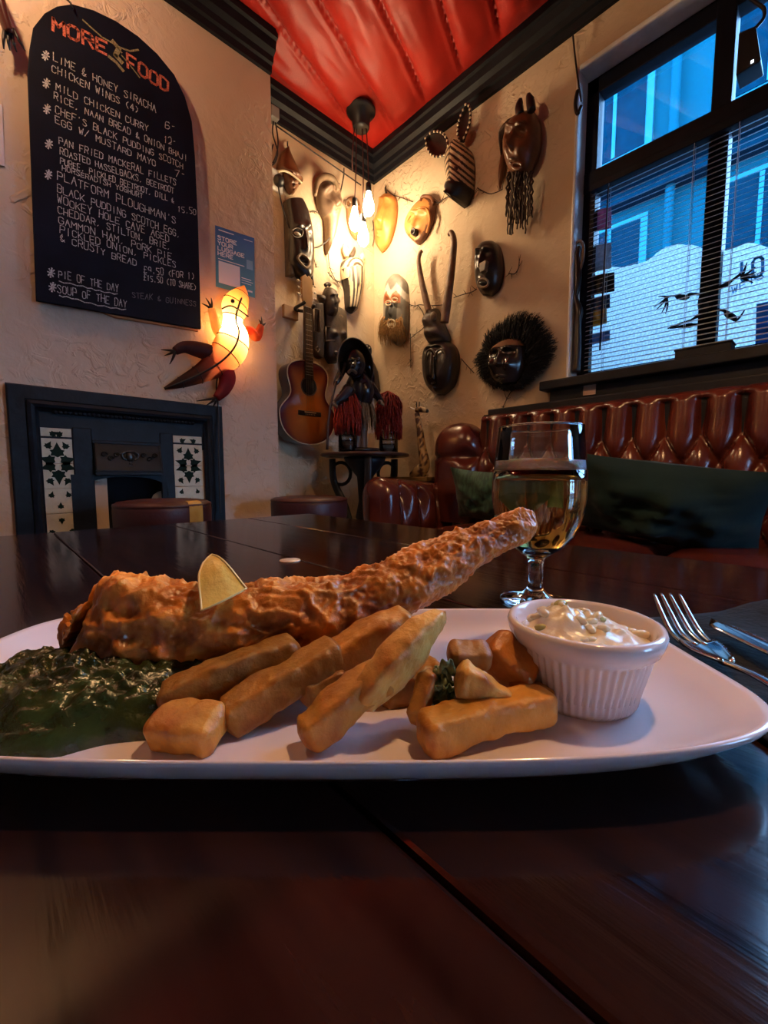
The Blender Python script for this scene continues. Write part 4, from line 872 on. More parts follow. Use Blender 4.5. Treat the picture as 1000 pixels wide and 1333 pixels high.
for pts in ([(244, 185), (244, 290), (270, 295), (272, 190), (244, 185)], [(300, 270), (380, 272), (384, 330), (300, 335), (300, 270)], [(252, 372), (262, 362), (272, 375), (262, 390), (252, 372)], [(365, 215), (378, 222), (376, 240), (362, 236), (365, 215)]):
    b = B(); feat(b, LW, Z4, pts, .06, .006, 0, 6); b.make('carved_border', gry_w, t)
b = B(); b.ball(LW(*Z4(350, 392), .085), (.02, .012, .016)); b.make('eye', blk, t)
# ---- acoustic guitar on its wall hanger
gx, gy, gz = 1.437, YC-.095, .945
gt = thing('acoustic_guitar', 'sunburst acoustic guitar hanging on the alcove wall', 'guitar', (gx, gy, gz))
LBD = .495; 
def gw(v):
    if v < .36: return max(.001, .198*math.sqrt(max(0, 1-((.36-v)/.36)**2.3)))
    if v < .62: return lerp(.198, .123, .5-.5*math.cos(PI*(v-.36)/.26))
    if v < .82: return lerp(.123, .143, .5-.5*math.cos(PI*(v-.62)/.20))
    return max(.001, .143*math.sqrt(max(0, 1-((v-.82)/.18)**2.6)))
def burst(a, v):
    e = max(abs(a), abs(v-.45)*1.9)**2.2; k = min(1, e)
    return tuple(lerp(p, q, min(1, k*1.25)) for p, q in zip((.62, .20, .035), (.10, .010, .018)))
gm = mat('sunburst_lacquer', (1, 1, 1), .12, attr=True, var=.12, vs=14, coat=.6); gs = mat('guitar_side_wood', (.06, .016, .010), .2, coat=.5)
b = B(); b.grid(30, 90, lambda u, v: V((gx+(2*u-1)*gw(v), gy-.052-.004*(1-(2*u-1)**2), gz+v*LBD)), col=lambda u, v: burst(2*u-1, v)); body = b.make('soundboard', gm, gt)
b = B()
for s in (-1, 1): b.grid(4, 90, lambda u, v: V((gx+s*gw(v), gy-.052+.10*u, gz+v*LBD)))
b.grid(2, 44, lambda u, v: V((gx+(2*u-1)*gw(v), gy+.048, gz+v*LBD))); b.grid(2, 2, lambda u, v: V((gx+(2*u-1)*gw(0), gy-.052+.1*v, gz))); b.grid(2, 2, lambda u, v: V((gx+(2*u-1)*gw(1), gy-.052+.1*v, gz+LBD))); b.make('sides', gs, gt)
b = B(); edge = [V((gx-gw(i/90), gy-.053, gz+LBD*i/90)) for i in range(91)]+[V((gx+gw(1-i/90), gy-.053, gz+LBD*(1-i/90))) for i in range(91)]; b.tube(edge+edge[:1], .0035, 6); b.make('binding', cream, gt)
b = B(); b.lathe([(0, 0), (.05, 0), (.05, .0012)], (gx, gy-.0565, gz+.345), 32, M=Matrix.Rotation(PI/2, 3, 'X')); b.make('sound_hole_dark', hole_dark, gt)  # flat black disc painted in for the darkness inside the hole
b = B(); b.tube([V((gx+.054*math.cos(a), gy-.057, gz+.345+.054*math.sin(a))) for a in [i*PI/16 for i in range(33)]], .003, 6); b.make('rosette', dk_gry, gt)
b = B(); b.box((gx, gy-.062, gz+.185), (.16, .010, .028)); br = b.make('bridge', blk, gt, smooth=False, bevel=.004)
b = B(); b.box((gx, gy-.068, gz+.19), (.08, .006, .005)); b.make('saddle', cream, br, smooth=False)
for k in range(6):
    b = B(); b.ball((gx-.03+.012*k, gy-.068, gz+.178), .003, 6, 4); b.make('bridge_pin', cream, br)
b = B(); b.add([V((gx+sx*w, gy+yy, gz+z)) for z, w in ((.39, .029), (.80, .022)) for sx in (-1, 1) for yy in (-.066, -.048)], [(0, 1, 3, 2), (4, 6, 7, 5), (0, 4, 5, 1), (2, 3, 7, 6), (0, 2, 6, 4), (1, 5, 7, 3)]); fbd = b.make('fretboard', mat('ebony_fretboard', (.03, .018, .012), .35), gt, smooth=False)
for k in range(20):
    z = .80-.645*(1-2**(-k/12))
    if z < .40: break
    b = B(); b.box((gx, gy-.067, gz+z), (.05-.012*(z-.39)/.41, .002, .0022)); b.make('fret', mat('fret_silver', (.6, .6, .6), .3, metal=1), fbd, smooth=False)
b = B(); b.tube([(gx, gy-.04, gz+.48), (gx, gy-.045, gz+.80)], [.026, .02], 14); b.make('neck', gs, gt)
b = B(); b.prism([V((gx+x, gy-.058, gz+z)) for x, z in ((-.022, .80), (.022, .80), (.036, .85), (.038, .965), (.012, .985), (0, .975), (-.012, .985), (-.038, .965), (-.036, .85))], (0, .016, 0)); hs = b.make('headstock', mat('blond_wood', (.45, .26, .11), .3, coat=.4), gt, smooth=False, bevel=.003)
for s in (-1, 1):
    for k in range(3):
        b = B(); b.tube([(gx+s*.034, gy-.05, gz+.865+.037*k), (gx+s*.052, gy-.05, gz+.865+.037*k)], .003, 6); b.ball((gx+s*.058, gy-.05, gz+.865+.037*k), (.009, .005, .008)); b.make('tuning_peg', cream, hs)
stg = mat('bronze_string', (.35, .25, .12), .3, metal=1)
for k in range(6):
    b = B(); b.tube([(gx-.026+.0104*k, gy-.071, gz+.19), (gx-.0175+.007*k, gy-.069, gz+.80)], .0006, 4); b.make('string', stg, gt)
hg = thing('guitar_hanger', 'wooden block and padded hook holding the guitar neck', 'hanger', (gx-.02, YC-.01, gz+.80))
b = B(); b.box((gx-.035, YC-.014, gz+.80), (.10, .028, .075)); b.make('block', mat('pale_block_wood', (.35, .2, .1), .5), hg, smooth=False, bevel=.004)
for s in (-1, 1):
    b = B(); b.tube([(gx, YC-.03, gz+.82), (gx+s*.034, YC-.07, gz+.812), (gx+s*.036, gy-.06, gz+.812), (gx+s*.03, gy-.078, gz+.82)], .010, 8, sub=4); b.make('hook_arm', black_m, hg)
# ---- crone statue and company on the round table
SY = 1.93
def SP(x, y, o=0): return ony(420+x/8.3333, 440+y/8.3333, SY-o)
ss = thing('crone_statue', 'black hooded crone statue leaning on a staff on the round table', 'statue', (rx-.05, SY, rz_))
sb = mat('black_glazed_figure', (.012, .012, .018), .25, var=.4, bump=.3, bs=50, spec=.6)
b = B(); b.tube([SP(400, 720), SP(400, 600), SP(390, 480), SP(380, 380)], [.080, .105, .090, .05], 18, sub=8, flat=.7); b.make('torso', sb, ss)
b = B(); b.ball(SP(345, 275, .05), (.068, .055, .082), 24, 18); hd = b.make('head', sb, ss)
b = B(); b.tube([SP(345, 270, .10), SP(330, 300, .135), SP(318, 312, .145)], [.016, .016, .008], 10, sub=4); b.make('nose', sb, hd)
b = B(); b.tube([SP(280, 375, .10), SP(305, 350, .115), SP(335, 352, .115), SP(365, 380, .10)], .008, 8, sub=4); b.make('mouth', gry_w, hd)
for x in (305, 385):
    b = B(); b.tube([SP(x-30, 262, .09), SP(x, 232, .105), SP(x+30, 250, .09)], .012, 8, sub=4); b.make('brow', sb, hd)
    b = B(); b.ball(SP(x, 262, .10), (.013, .008, .010)); b.make('eye', mat('glint_eye', (.25, .25, .28), .1), hd)
b = B()
def hood(u, v):
    a = lerp(-.6, PI+.6, u); r = lerp(1.15, .12, v**2.2); c0 = SP(365, 270, lerp(.085, -.085, math.sin(v*PI/2))); rx_, rz2 = .115*r, .125*r
    return c0+V((math.cos(PI-a)*rx_, 0, math.sin(a)*rz2*1.0-.01))
b.grid(26, 10, hood); o = b.make('hood', dk_gry, ss); o.modifiers.new('t', 'SOLIDIFY').thickness = .006
for pts, rr in (([(235, 270), (200, 380), (150, 480), (130, 520)], [.03, .03, .022, .008]), ([(480, 300), (520, 420), (545, 520)], [.03, .03, .015])):
    b = B(); b.tube([SP(x, y, .03) for x, y in pts], rr, 10, sub=6, flat=.6); b.make('hood_lappet', sb, ss)
for pts, rr in (([(290, 560), (250, 610), (190, 665), (130, 715)], [.038, .032, .024, .018]), ([(500, 520), (560, 590), (600, 640), (640, 700)], [.036, .03, .022, .018])):
    b = B(); b.tube([SP(x, y, .06) for x, y in pts], rr, 12, sub=6); b.make('arm', sb, ss)
    e = pts[-1]; hp = SP(e[0]-15, e[1]-5, .075)
    b = B(); b.ball(hp, (.018, .014, .014)); hn = b.make('hand', gry_w, ss)
    for q in range(5):
        f = hp+V((-.012+.006*q, -.012, .004-.003*q)); b = B(); b.tube([f, f+V((-.006, -.012, -.006)), f+V((-.004, -.010, -.020))], [.0045, .004, .003], 6, sub=3); b.make('finger', gry_w, hn)
b = B(); b.tube([SP(150, 470, .09), SP(95, 690, .09), SP(65, 900, .09), V((SP(50, 1210, .09).x, SP(50, 1210, .09).y, rz_+.001))], .007, 8, sub=4); b.make('staff', mat('dark_stick', (.03, .012, .01), .5), ss)
b = B(); random.seed(2)
for k in range(170):
    a = random.random()*2*PI; q = V((math.cos(a)*.082, math.sin(a)*.06, 0)); p0 = SP(400, 700)+q; strand(b, p0, p0+V((q.x*.3, q.y*.3, -random.uniform(.10, .17))), .0045, q*.15, 4, 3)
b.make('straw_skirt', mat('dark_straw', (.16, .10, .05), .8, var=.4, vs=60), ss, kind='stuff')
for x in (370, 440):
    b = B(); b.tube([SP(x, 800), SP(x, 950), V((SP(x, 1150).x, SY, rz_+.02))], [.03, .024, .026], 10, sub=4); b.make('leg', mat('tan_leg', (.14, .08, .05), .5), ss)
b = B(); b.lathe([(0, 0), (.12, 0), (.125, .012), (.115, .024), (0, .026)], (SP(400, 1150).x, SY, rz_), 28); b.make('base', sb, ss)
# small figure behind
b0 = LW(478, 462, .05)
fg = thing('small_figurine', 'small dark round-headed figurine on the wall behind the crone statue', 'figurine', LW(482, 505))
b = B(); b.ball(LW(478, 457, .05), (.036, .034, .048), 18, 12); fh = b.make('head', blk, fg)
b = B(); b.tube([LW(479, 468, .045), LW(484, 485, .045), LW(486, 510, .04)], [.025, .045, .05], 14, sub=5); b.make('torso', dk_gry, fg)
for x in (475.5, 481):
    b = B(); b.ball(LW(x, 453, .082), (.007, .005, .005)); b.make('eye', cream, fh)
# raffia-topped jars
jg = pane_mat('jar_glass', (.80, .80, .80)); redr = mat('red_raffia', (.32, .030, .022), .7, var=.5, vs=60, transl=.25)
random.seed(4)
for px, r, zt_, lab in ((443, .052, .125, 'glass jar with a red raffia topper beside the staff'), (503, .060, .13, 'wide glass jar with a tall red raffia topper beside the giraffe')):
    c = ony(px, 585, SY+.04); c = V((c.x, SY+.02 if px > 470 else SY-.03, rz_))
    t = thing('raffia_jar', lab, 'jar', c)
    b = B(); b.lathe([(0, .004), (r*.9, .002), (r, .012), (r, zt_), (r*.92, zt_+.01), (r*.88, zt_+.006), (r*.95, zt_-.006), (r*.95, .014), (0, .010)], c, 28); b.make('glass', jg, t)
    for z in (.03, .06, .09):
        b = B(); b.lathe([(r*1.0, z-.003), (r*1.03, z), (r*1.0, z+.003)], c, 28); b.make('glass_ring', jg, t)
    b = B(); b.lathe([(0, .011), (r*.6, .011), (r*.6, .055), (0, .058)], c, 18); b.make('candle', mat('dull_wax', (.20, .14, .10), .6), t)
    b = B()
    for k in range(330):
        a = random.random()*2*PI; q = V((math.cos(a), math.sin(a), 0)); h = random.uniform(.06, .26 if px > 470 else .22)
        p0 = c+q*r*.35*random.random()+V((0, 0, zt_+h)); p1 = c+q*r*random.uniform(1.0, 1.45)+V((0, 0, zt_+h-random.uniform(.10, .17))); p1.z = max(p1.z, c.z+.09)
        strand(b, p0, p1, .0065, q*.03+V((0, 0, .02)), 4, 3)
    b.make('raffia_topper', redr, t, kind='stuff')
# ---- giraffe
gp = V((1.965, 1.80, .75)); gf = thing('giraffe_figurine', 'tall spotted wooden giraffe figurine behind the chesterfield arm', 'figurine', gp)
def spots(b):
    out = []
    for p in b.v:
        d, _ = N.voronoi(V((p.x*26, p.y*26, p.z*20))); out.append((.055, .018, .010) if d[1]-d[0] > .16 else (.42, .28, .13))
    b.c = out
giw = paintw
HB = onx(547, 531, 1.965); nb = onx(553, 605, 1.965); s_ = V((0, -1, 0))
b = B(); b.tube([nb+V((0, .03, -.06)), nb, onx(549, 580, 1.965), onx(546, 556, 1.965), onx(543, 538, 1.965)], [.028, .032, .026, .020, .016], 16, sub=10); spots(b); b.make('neck', giw, gf)
b = B(); b.tube([onx(542, 534, 1.965), onx(548, 533, 1.965), onx(556, 535, 1.965)], [.016, .018, .013], 12, sub=5); b.col = (.42, .28, .13); spots(b); hd = b.make('head', giw, gf)
b = B(); b.ball(onx(556, 535, 1.965), .012, 10, 8); b.make('muzzle', blk, hd)
for x in (542.5, 546):
    b = B(); b.tube([onx(x, 531, 1.965), onx(x, 523, 1.965)], [.003, .004], 6); b.make('horn', blk, hd)
b = B(); b.tube([onx(540, 533, 1.965), onx(534, 530, 1.965)], [.006, .002], 6); b.make('ear', giw, hd)
b = B(); b.tube([nb+V((0, .02, -.02)), nb+V((0, .05, -.05)), nb+V((0, .10, -.07))], [.034, .042, .03], 16, sub=6); spots(b); b.make('body', giw, gf)
for dy, dx in ((.0, -.018), (.0, .018), (.09, -.018), (.09, .018)):
    p0 = nb+V((dx, dy, -.06)); b = B(); b.tube([p0, V((p0.x, p0.y, .751))], [.014, .009], 8, sub=3); spots(b); b.make('leg', giw, gf)
# ---- twig garland over both walls
twm = mat('dark_twig', (.05, .03, .02), .7)
tgs = {RW: thing('twig_garland', 'thin dark twig garland trailing between masks on the window wall', 'garland', V((XC-.01, 1.7, 1.3))), LW: thing('twig_garland', 'thin dark twig garland trailing above the guitar in the alcove', 'garland', V((1.6, YC-.01, 1.7)))}
random.seed(6)
TWR = [(Z5, [(85, 490), (110, 512), (140, 522), (175, 535), (205, 546)]), (Z5, [(300, 540), (325, 550), (350, 532), (382, 514)]), (Z5, [(505, 480), (530, 495), (570, 508), (622, 488)]), (Z6, [(55, 402), (85, 410), (110, 403), (170, 408), (250, 402)]), (Z6, [(100, 405), (130, 450), (135, 520), (90, 560), (60, 585)]), (Z6, [(295, 365), (345, 347), (390, 335), (420, 318)]), (Z6, [(592, 232), (625, 235), (645, 205), (650, 172)]), (Z6, [(335, 695), (370, 735), (405, 772)]), (Z6, [(465, 815), (500, 838), (515, 862)]), (Z6, [(556, 975), (580, 920), (608, 872), (640, 850)]), (Z6, [(60, 560), (62, 660), (62, 745)]), (Z3, [(662, 850), (668, 960), (650, 1030), (640, 1120), (605, 1250)])]
TWL = [(Z3, [(290, 800), (320, 795), (345, 815)]), (Z3, [(395, 1000), (405, 1120), (440, 1200), (470, 1215)]), (Z3, [(300, 1020), (315, 1080), (325, 1130)]), (Z4, [(310, 15), (330, 40), (355, 65), (365, 80)])]
for wf, L_ in ((RW, TWR), (LW, TWL)):
    out = OUTR if wf is RW else OUTL
    for zf, pts in L_:
        b = B(); P_ = [wf(*zf(*p), .012+.006*random.random()) for p in pts]; b.tube(P_, .0028, 5, sub=5)
        for k in range(len(pts)*2-1):
            p = interp(P_, random.random()); b.tube([p, p+V((random.uniform(-.03, .03) if wf is LW else -.01, random.uniform(-.03, .03) if wf is RW else -.01, random.uniform(-.035, .035)))], [.002, .001], 4)
        b.make('twig', twm, tgs[wf])
# ---- cables and socket by the chimney edge
sk = thing('wall_socket', 'white wall socket with a black plug in the alcove', 'socket', LW(355, 240))
b = B(); b.box(LW(*Z3(85, 615), .008), (.09, .016, .12)); b.make('plate', white_paint, sk, smooth=False, bevel=.004)
b = B(); b.ball(LW(*Z3(105, 615), .04), (.032, .03, .032), 14, 10); b.make('plug', black_m, sk)
b = B(); b.tube([LW(*Z3(*p), .05) for p in ((100, 640), (115, 720), (140, 820), (180, 920), (240, 990), (300, 1012), (350, 1000), (400, 960), (440, 880), (450, 780), (470, 680), (488, 590), (490, 540))], .0045, 6, sub=5); b.make('cord', cable_m, sk)
lc = thing('coiled_cable', 'loop of black cable hanging from the crown moulding', 'cable', LW(362, 215))
b = B(); b.box(LW(*Z3(70, 225), .06), (.05, .06, .06)); b.make('junction_box', mat('grey_box', (.2, .2, .2), .4), lc, smooth=False, bevel=.005)
for pts in ([(75, 250), (68, 330), (90, 410), (98, 450), (85, 500), (62, 520), (60, 450), (72, 400)], [(80, 250), (95, 330), (100, 400), (88, 470), (70, 510)]):
    b = B(); b.tube([LW(*Z3(*p), .055) for p in pts], .0045, 6, sub=5); b.make('cable_loop', cable_m, lc)
b = B(); b.tube([LW(360+2*i, 164+1.4*i, .075) for i in range(0, 56, 5)], .004, 6); b.make('cable_run', cable_m, lc)
# ================================================================== WINDOW LEDGE
def W2(x, y): return (850+x/6.6667, 280+y/6.6667)
bx_ = thing('ledge_box', 'small black box standing on the window sill under the blind', 'box', onx(915, 470, XC-.03))
ya, yb = onx(878, 470, XC-.05).y, onx(951, 470, XC-.05).y; zt2 = onx(915, 449, XC-.05).z
b = B(); b.bb(XC-.05, XC+.03, yb, ya, WZ0, zt2-.006); b.make('body', dark_wood, bx_, smooth=False, bevel=.003)
b = B(); b.bb(XC-.053, XC+.033, yb-.003, ya+.003, zt2-.006, zt2); b.make('lid', dark_wood, bx_, smooth=False, bevel=.002)
# paper zombie silhouette on the glass
zx = XC+.105
zo = thing('zombie_cutout', 'black flailing zombie cutout hanging behind the blind', 'decoration', onx(922, 440, zx))
zm = mat('black_card', (.006, .006, .010), .7)
def limb(name, pts, rr, par): b = B(); b.tube([onx(*W2(*p), zx) for p in pts], rr, 8, sub=3, flat=1, up=(1, 0, 0)); return b.make(name, zm, par)
limb('torso', [(455, 880), (450, 800), (435, 750), (455, 690), (470, 650)], [.014, .022, .018, .020, .014], zo); limb('head', [(470, 665), (472, 640), (478, 605)], [.010, .022, .012], zo)
a1 = limb('arm', [(450, 690), (380, 685), (320, 690), (290, 715), (220, 708), (195, 700), (150, 705), (120, 715)], [.006, .005, .008, .011, .010, .004, .004, .007], zo)
for e in ((5, 800), (22, 828), (72, 858), (110, 858), (48, 705)): limb('finger', [(120, 715), ((120+e[0])/2+14, (715+e[1])/2-4), e], [.004, .0035, .0015], a1)
a2 = limb('arm', [(500, 680), (560, 640), (640, 600), (690, 565), (765, 510)], [.006, .007, .010, .005, .006], zo)
for e in ((818, 410), (892, 450), (900, 492), (912, 535), (870, 585)): limb('finger', [(772, 535), ((772+e[0])/2, (535+e[1])/2+6), e], [.006, .004, .0015], a2)
limb('leg', [(490, 790), (560, 820), (620, 830), (650, 860), (700, 890), (722, 915), (760, 880), (800, 820)], [.006, .006, .005, .011, .010, .005, .004, .002], zo)
limb('leg', [(430, 870), (385, 880), (330, 910), (230, 945), (130, 985)], [.008, .007, .004, .005, .003], zo); limb('leg', [(430, 940), (370, 950), (320, 958), (250, 965), (150, 985)], [.006, .005, .010, .006, .002], zo)
# carved cane hanging by the window jamb
cn = thing('hanging_cane', 'dark carved cane with pale hand hung at the window jamb', 'carving', onx(750, 486, XC+.02))
def JP(x, y): return onx(730+x/4.76, 220+y/4.76, XC+.03)
b = B(); b.tube([JP(118, 480), JP(100, 540), JP(105, 640), JP(100, 740), JP(92, 800), JP(112, 880), JP(104, 960), JP(100, 1100), JP(92, 1260)], [.010, .014, .018, .017, .012, .020, .018, .020, .022], 12, sub=6); b.make('shaft', blk, cn)
b = B(); b.tube([JP(92, 500), JP(98, 462), JP(122, 448), JP(140, 480), JP(138, 560), JP(118, 630)], .007, 8, sub=5); b.make('loop', gry_w, cn)
for k in range(6):
    b = B(); b.tube([JP(88, 905), JP(62+9*k, 960), JP(52+14*k, 985-8*abs(k-3))], [.007, .005, .003], 6, sub=3); b.make('pale_finger', mat('bone', (.55, .42, .36), .5), cn)
# stickers on the left of the glass
for cs, px0, py0, px1, py1, lab in (((.45, .16, .34), 768, 272, 796, 300, 'pink sticker at the left edge of the window glass'), ((.01, .015, .03), 767, 357, 800, 382, 'black rectangular sticker at the left of the window glass'), ((.02, .06, .16), 766, 386, 794, 403, 'navy sticker above an orange one on the window glass'), ((.60, .33, .08), 766, 403, 790, 424, 'orange sticker below the navy one on the window glass'), ((.12, .28, .50), 771, 433, 794, 446, 'small blue sticker low on the window glass'), ((.35, .42, .48), 768, 318, 796, 352, 'grey sticker between the pink and black ones on the glass')):
    p = [onx(x, y, FX0+.036) for x, y in ((px0, py0+3), (px1, py0-3), (px1, py1-3), (px0, py1+3))]
    b = B(); b.prism(p, (.0015, 0, 0)); b.make('window_sticker', mat('sticker_%d' % px1+str(py0), cs, .5, transl=.35, var=.3, vs=60), smooth=False, label=lab, cat='sticker')
# blue lettering on the frosted film (seen mirrored from indoors)
b = B(); random.seed(21)
ltm = mat('film_letter_blue', (.05, .25, .50), .5, transl=.3)
lt = thing('window_lettering', 'mirrored blue script lettering on the frosted window film', 'lettering', onx(985, 390, FX0+.03))
def FP(x, y): return onx(x, y, FX0+.0355)
for tx, p0, p1, h, w in (("STEW", (942, 388), (986, 366), 9, .004), ("2", (1000, 314), (994, 316), 6, .004), ("JO", (1012, 352), (975, 364), 26, .010)):
    b = B(); write(b, tx, FP(*p1), FP(*p0), FP(p0[0], p0[1]-h)-FP(*p0), w, OUTR, .1, fill=-.7); b.make('letters', ltm, lt, smooth=False, recalc=False)
b = B(); b.prism([FP(985, 396), FP(1040, 382), FP(1040, 450), FP(983, 460)], (.001, 0, 0)); b.make('blue_panel', mat('film_blue_panel', (.04, .25, .55), .5, transl=.4), lt, smooth=False)
# device in the upper pane
dv = thing('wall_speaker', 'black box speaker with cable hung in the upper window corner', 'speaker', onx(975, 92, XC+.08))
pc = [onx(x, y, XC+.05) for x, y in ((962, 42), (984, 33), (991, 78), (958, 98))]
b = B(); b.prism(pc, (.09, 0, 0)); b.make('cabinet', black_m, dv, smooth=False, bevel=.004)
b = B(); b.tube([onx(984, 36, XC+.07), onx(994, 24, XC+.07), onx(995, 12, XC+.07), onx(985, 4, XC+.07), onx(972, -6, XC+.07)], .006, 8, sub=5); b.make('cable', cable_m, dv)
b = B(); b.box(lerp(pc[2], pc[3], .35)+V((-.002, 0, .012)), (.003, .008, .008)); b.make('indicator', mat('led_white', (.9, .95, 1), .3, emit=(.7, .9, 1), es=4), dv)
# string at the corner of the window, card on the sill
wc = thing('hanging_string', 'black string with clip hanging from the crown by the window corner', 'cord', RW(756, 130))
b = B(); b.tube([RW(746, 46, .03), RW(749, 75, .02), RW(752, 100, .012), RW(757, 132, .014)], .004, 6, sub=4); b.make('string', cable_m, wc)
b = B(); b.tube([RW(752, 118, .015), RW(749, 135, .02), RW(752, 148, .02), RW(757, 138, .015)], .008, 8, sub=4); b.make('clip', black_m, wc)
b = B(); b.prism([RW(760, 502, .036), RW(776, 499.5, .036), RW(775, 513, .036), RW(759, 515, .036)], (.003, 0, 0)); b.make('card_tag', mat('tan_card', (.42, .27, .20), .8), smooth=False, label='small square tan card stuck on the window sill edge', cat='card')
# ================================================================== THE MEAL
def T(l, d, z=0): return V((0, 0, TZ+z))+RT*l+EF*d
def QP_(b, sc): return b
ceram = mat('white_ceramic', (.74, .66, .68), .10, var=.03, vs=8, spec=.6, coat=.5)
# plate
pt = thing('dinner_plate', 'large white rectangular plate carrying fish and chips', 'plate', T(-.032, .2225), -YAW)
def se(th, n=4.2):
    c, s = math.cos(th), math.sin(th); return math.copysign(abs(c)**(2/n), c), math.copysign(abs(s)**(2/n), s)
prof = [(0, .0065), (.3, .0065), (.6, .0068), (.76, .0075), (.86, .0105), (.94, .0165), (.985, .0212), (1.0, .0222), (1.008, .0212), (1.003, .0190), (.95, .0125), (.86, .0055), (.78, .0025), (.74, .0002), (.70, .0002), (.68, .0022), (.3, .0025), (0, .0025)]
def plate_pt(r, z, th):
    x, y = se(th); k = 1-(1-r)*.0
    return T(-.032+x*.202*r, .2225+y*(.0835*r), z+.002*max(0, r-.7)*(abs(x*y))**2*6)
b = B(); n = 120; vs = []; fs = []
for r, z in prof:
    for j in range(n): vs.append(plate_pt(max(r, .001), z, 2*PI*j/n))
for i in range(len(prof)-1):
    for j in range(n): fs.append((i*n+j, i*n+(j+1) % n, (i+1)*n+(j+1) % n, (i+1)*n+j))
b.add(vs, fs); b.make('plate_body', ceram, pt)
# ramekin and sauce
RL, RD = .1025, .2115
rk = thing('ramekin', 'small white fluted ramekin standing on the plate', 'ramekin', T(RL, RD, .0065))
def flute(i, a): return 1+(.016*math.cos(a*52) if 2 <= i <= 4 else 0)
b = B(); b.lathe([(0, 0), (.0245, 0), (.0262, .003), (.0275, .010), (.0318, .0275), (.0322, .029), (.0350, .031), (.0366, .035), (.0372, .0385), (.0364, .0408), (.0345, .0412), (.0325, .0395), (.0305, .030), (.027, .008), (0, .006)], T(RL, RD, .0068), 364, fn=flute); b.make('bowl', ceram, rk)
sauce = mat('tartare_sauce', (.70, .58, .40), .22, var=.2, vs=90, col2=(.80, .73, .60), sss=.15, spec=.6, bump=.3, bs=120); tart = thing('tartare_sauce', 'chunky cream tartare sauce heaped in the ramekin', 'sauce', T(RL, RD, .034))
b = B()
def sc(u, v):
    a = u*2*PI; r = v*.0318; x, y = r*math.cos(a), r*math.sin(a)
    q = .5+.5*fbm((x*75, y*75, 1), 3); h = .0375+.0085*(1-(v)**2)+.010*max(0, q-.42)*(1-v**4)+.0075*math.exp(-((x+.012)/.009)**2-((y-.004)/.012)**2)
    return T(RL, RD, .0068)+RT*x+EF*y+V((0, 0, h-.0055))
b.grid(70, 34, sc, wrapu=True); b.make('sauce_heap', sauce, tart)
random.seed(31)
gher = mat('gherkin_chunk', (.45, .42, .18), .25, var=.3, sss=.1); capr = mat('onion_chunk', (.80, .70, .52), .2, sss=.1)
for k in range(34):
    a = random.random()*2*PI; v = math.sqrt(random.random())*.85; p = sc(a/(2*PI), v); s = random.uniform(.0012, .003)
    b = B(); R_ = Matrix.Rotation(random.random()*3, 3, 'Z') @ Matrix.Rotation(random.random()*3, 3, 'X'); b.ball(p+V((0, 0, s*.15)), (s*1.7, s, s*.8), 10, 7, R=R_); b.make('chunk', gher if k % 6 == 0 else capr, tart)
# battered fish
batter = mat('fried_batter', (1, 1, 1), .34, attr=True, var=.45, vs=55, bump=.5, bs=130, sss=.08, spec=.6, rvar=.12, sssr=.006)
fs_ = [(107, 806, .232, 26, 20), (120, 814, .232, 54, 44), (150, 820, .232, 62, 56), (205, 822, .231, 58, 60), (280, 819, .234, 51, 56), (360, 809, .238, 49, 50), (440, 796, .245, 43, 44), (505, 772, .254, 37, 38), (560, 744, .264, 34, 34), (612, 716, .274, 26, 26), (652, 696, .282, 21, 20), (680, 684, .287, 19, 15), (696, 678, .290, 11, 8)]
b = B(); NR, NC = 400, 150; vs = []; cs = []; fc = []
for i in range(NR+1):
    t = i/NR; px, py, D, ry, rd = interp(fs_, t); c = dep(px, py, D); s = D*1.04/F
    tx = interp(fs_, min(1, t+.02)); pa = dep(tx[0], tx[1], tx[2]); tang = (pa-c) if t < .97 else RT
    tang = tang.normalized(); upv = (V((0, 0, 1))-tang*tang.z).normalized(); sd = tang.cross(upv)
    cap = min(1, (t*NR+.5)/12)**.5*min(1, ((1-t)*NR+.6)/12)**.5
    for j in range(NC):
        a = 2*PI*j/NC; d = upv*math.sin(a)*ry*s+sd*math.cos(a)*rd*s; p = c+d*cap
        q = V((p.dot(RT), p.dot(EF), p.z))
        qs = V((q.x*.6, q.y, q.z)); n1 = fbm(qs*40, 3); n2 = fbm(qs*130+V((3, 1, 2)), 4); n3 = 1-abs(N.noise(qs*95+V((9, 2, 4))))*2; n4 = fbm(q*300, 2)
        big = max(0, 1-abs(t-.12)*3.2)
        tp2 = max(0, math.sin(a)*.5+.6); rg = (1-min(1, 2.2*abs(N.noise(qs*105+V((2, 8, 1))))))**2; rg2 = (1-min(1, 2.2*abs(N.noise(q*330))))**2; h = .0036*n1+.0012*n2*(.4+tp2)+.0024*rg*tp2+.0007*n4+.0007*rg2
        h += big*(.008*fbm(q*30+V((5, 5, 5)), 3)+.004*max(0, 1-3*abs(N.noise(q*48+V((1, 7, 3))))))
        fold = math.exp(-((t-.095-.018*math.sin(a*2))/.018)**2)*(1 if math.cos(a) > -.2 else 0)*.9
        h -= .016*fold*min(1, max(0, math.cos(a-.1)+.3))
        h += .005*math.exp(-((a-PI*.38)/.25)**2)*math.exp(-((t-.22)/.08)**2)
        p = p+d.normalized()*h*min(1, .25+ry/40)
        if t < .09: p = p-tang*(.010*(fbm((math.cos(a)*1.6, math.sin(a)*1.6, 3), 3)+.1)+.004*n2)*(1-t/.09)
        vs.append(p)
        k = min(1, max(0, .42+.5*n1+.3*n2+.35*rg-.7*fold)); up_ = .5+.5*math.sin(a)
        lo_, hi_ = (.22, .045, .006), (.78, .27, .035); cs.append(tuple(lerp(x, y, k)*(.80+.2*up_*0+.2) for x, y in zip(lo_, hi_)))
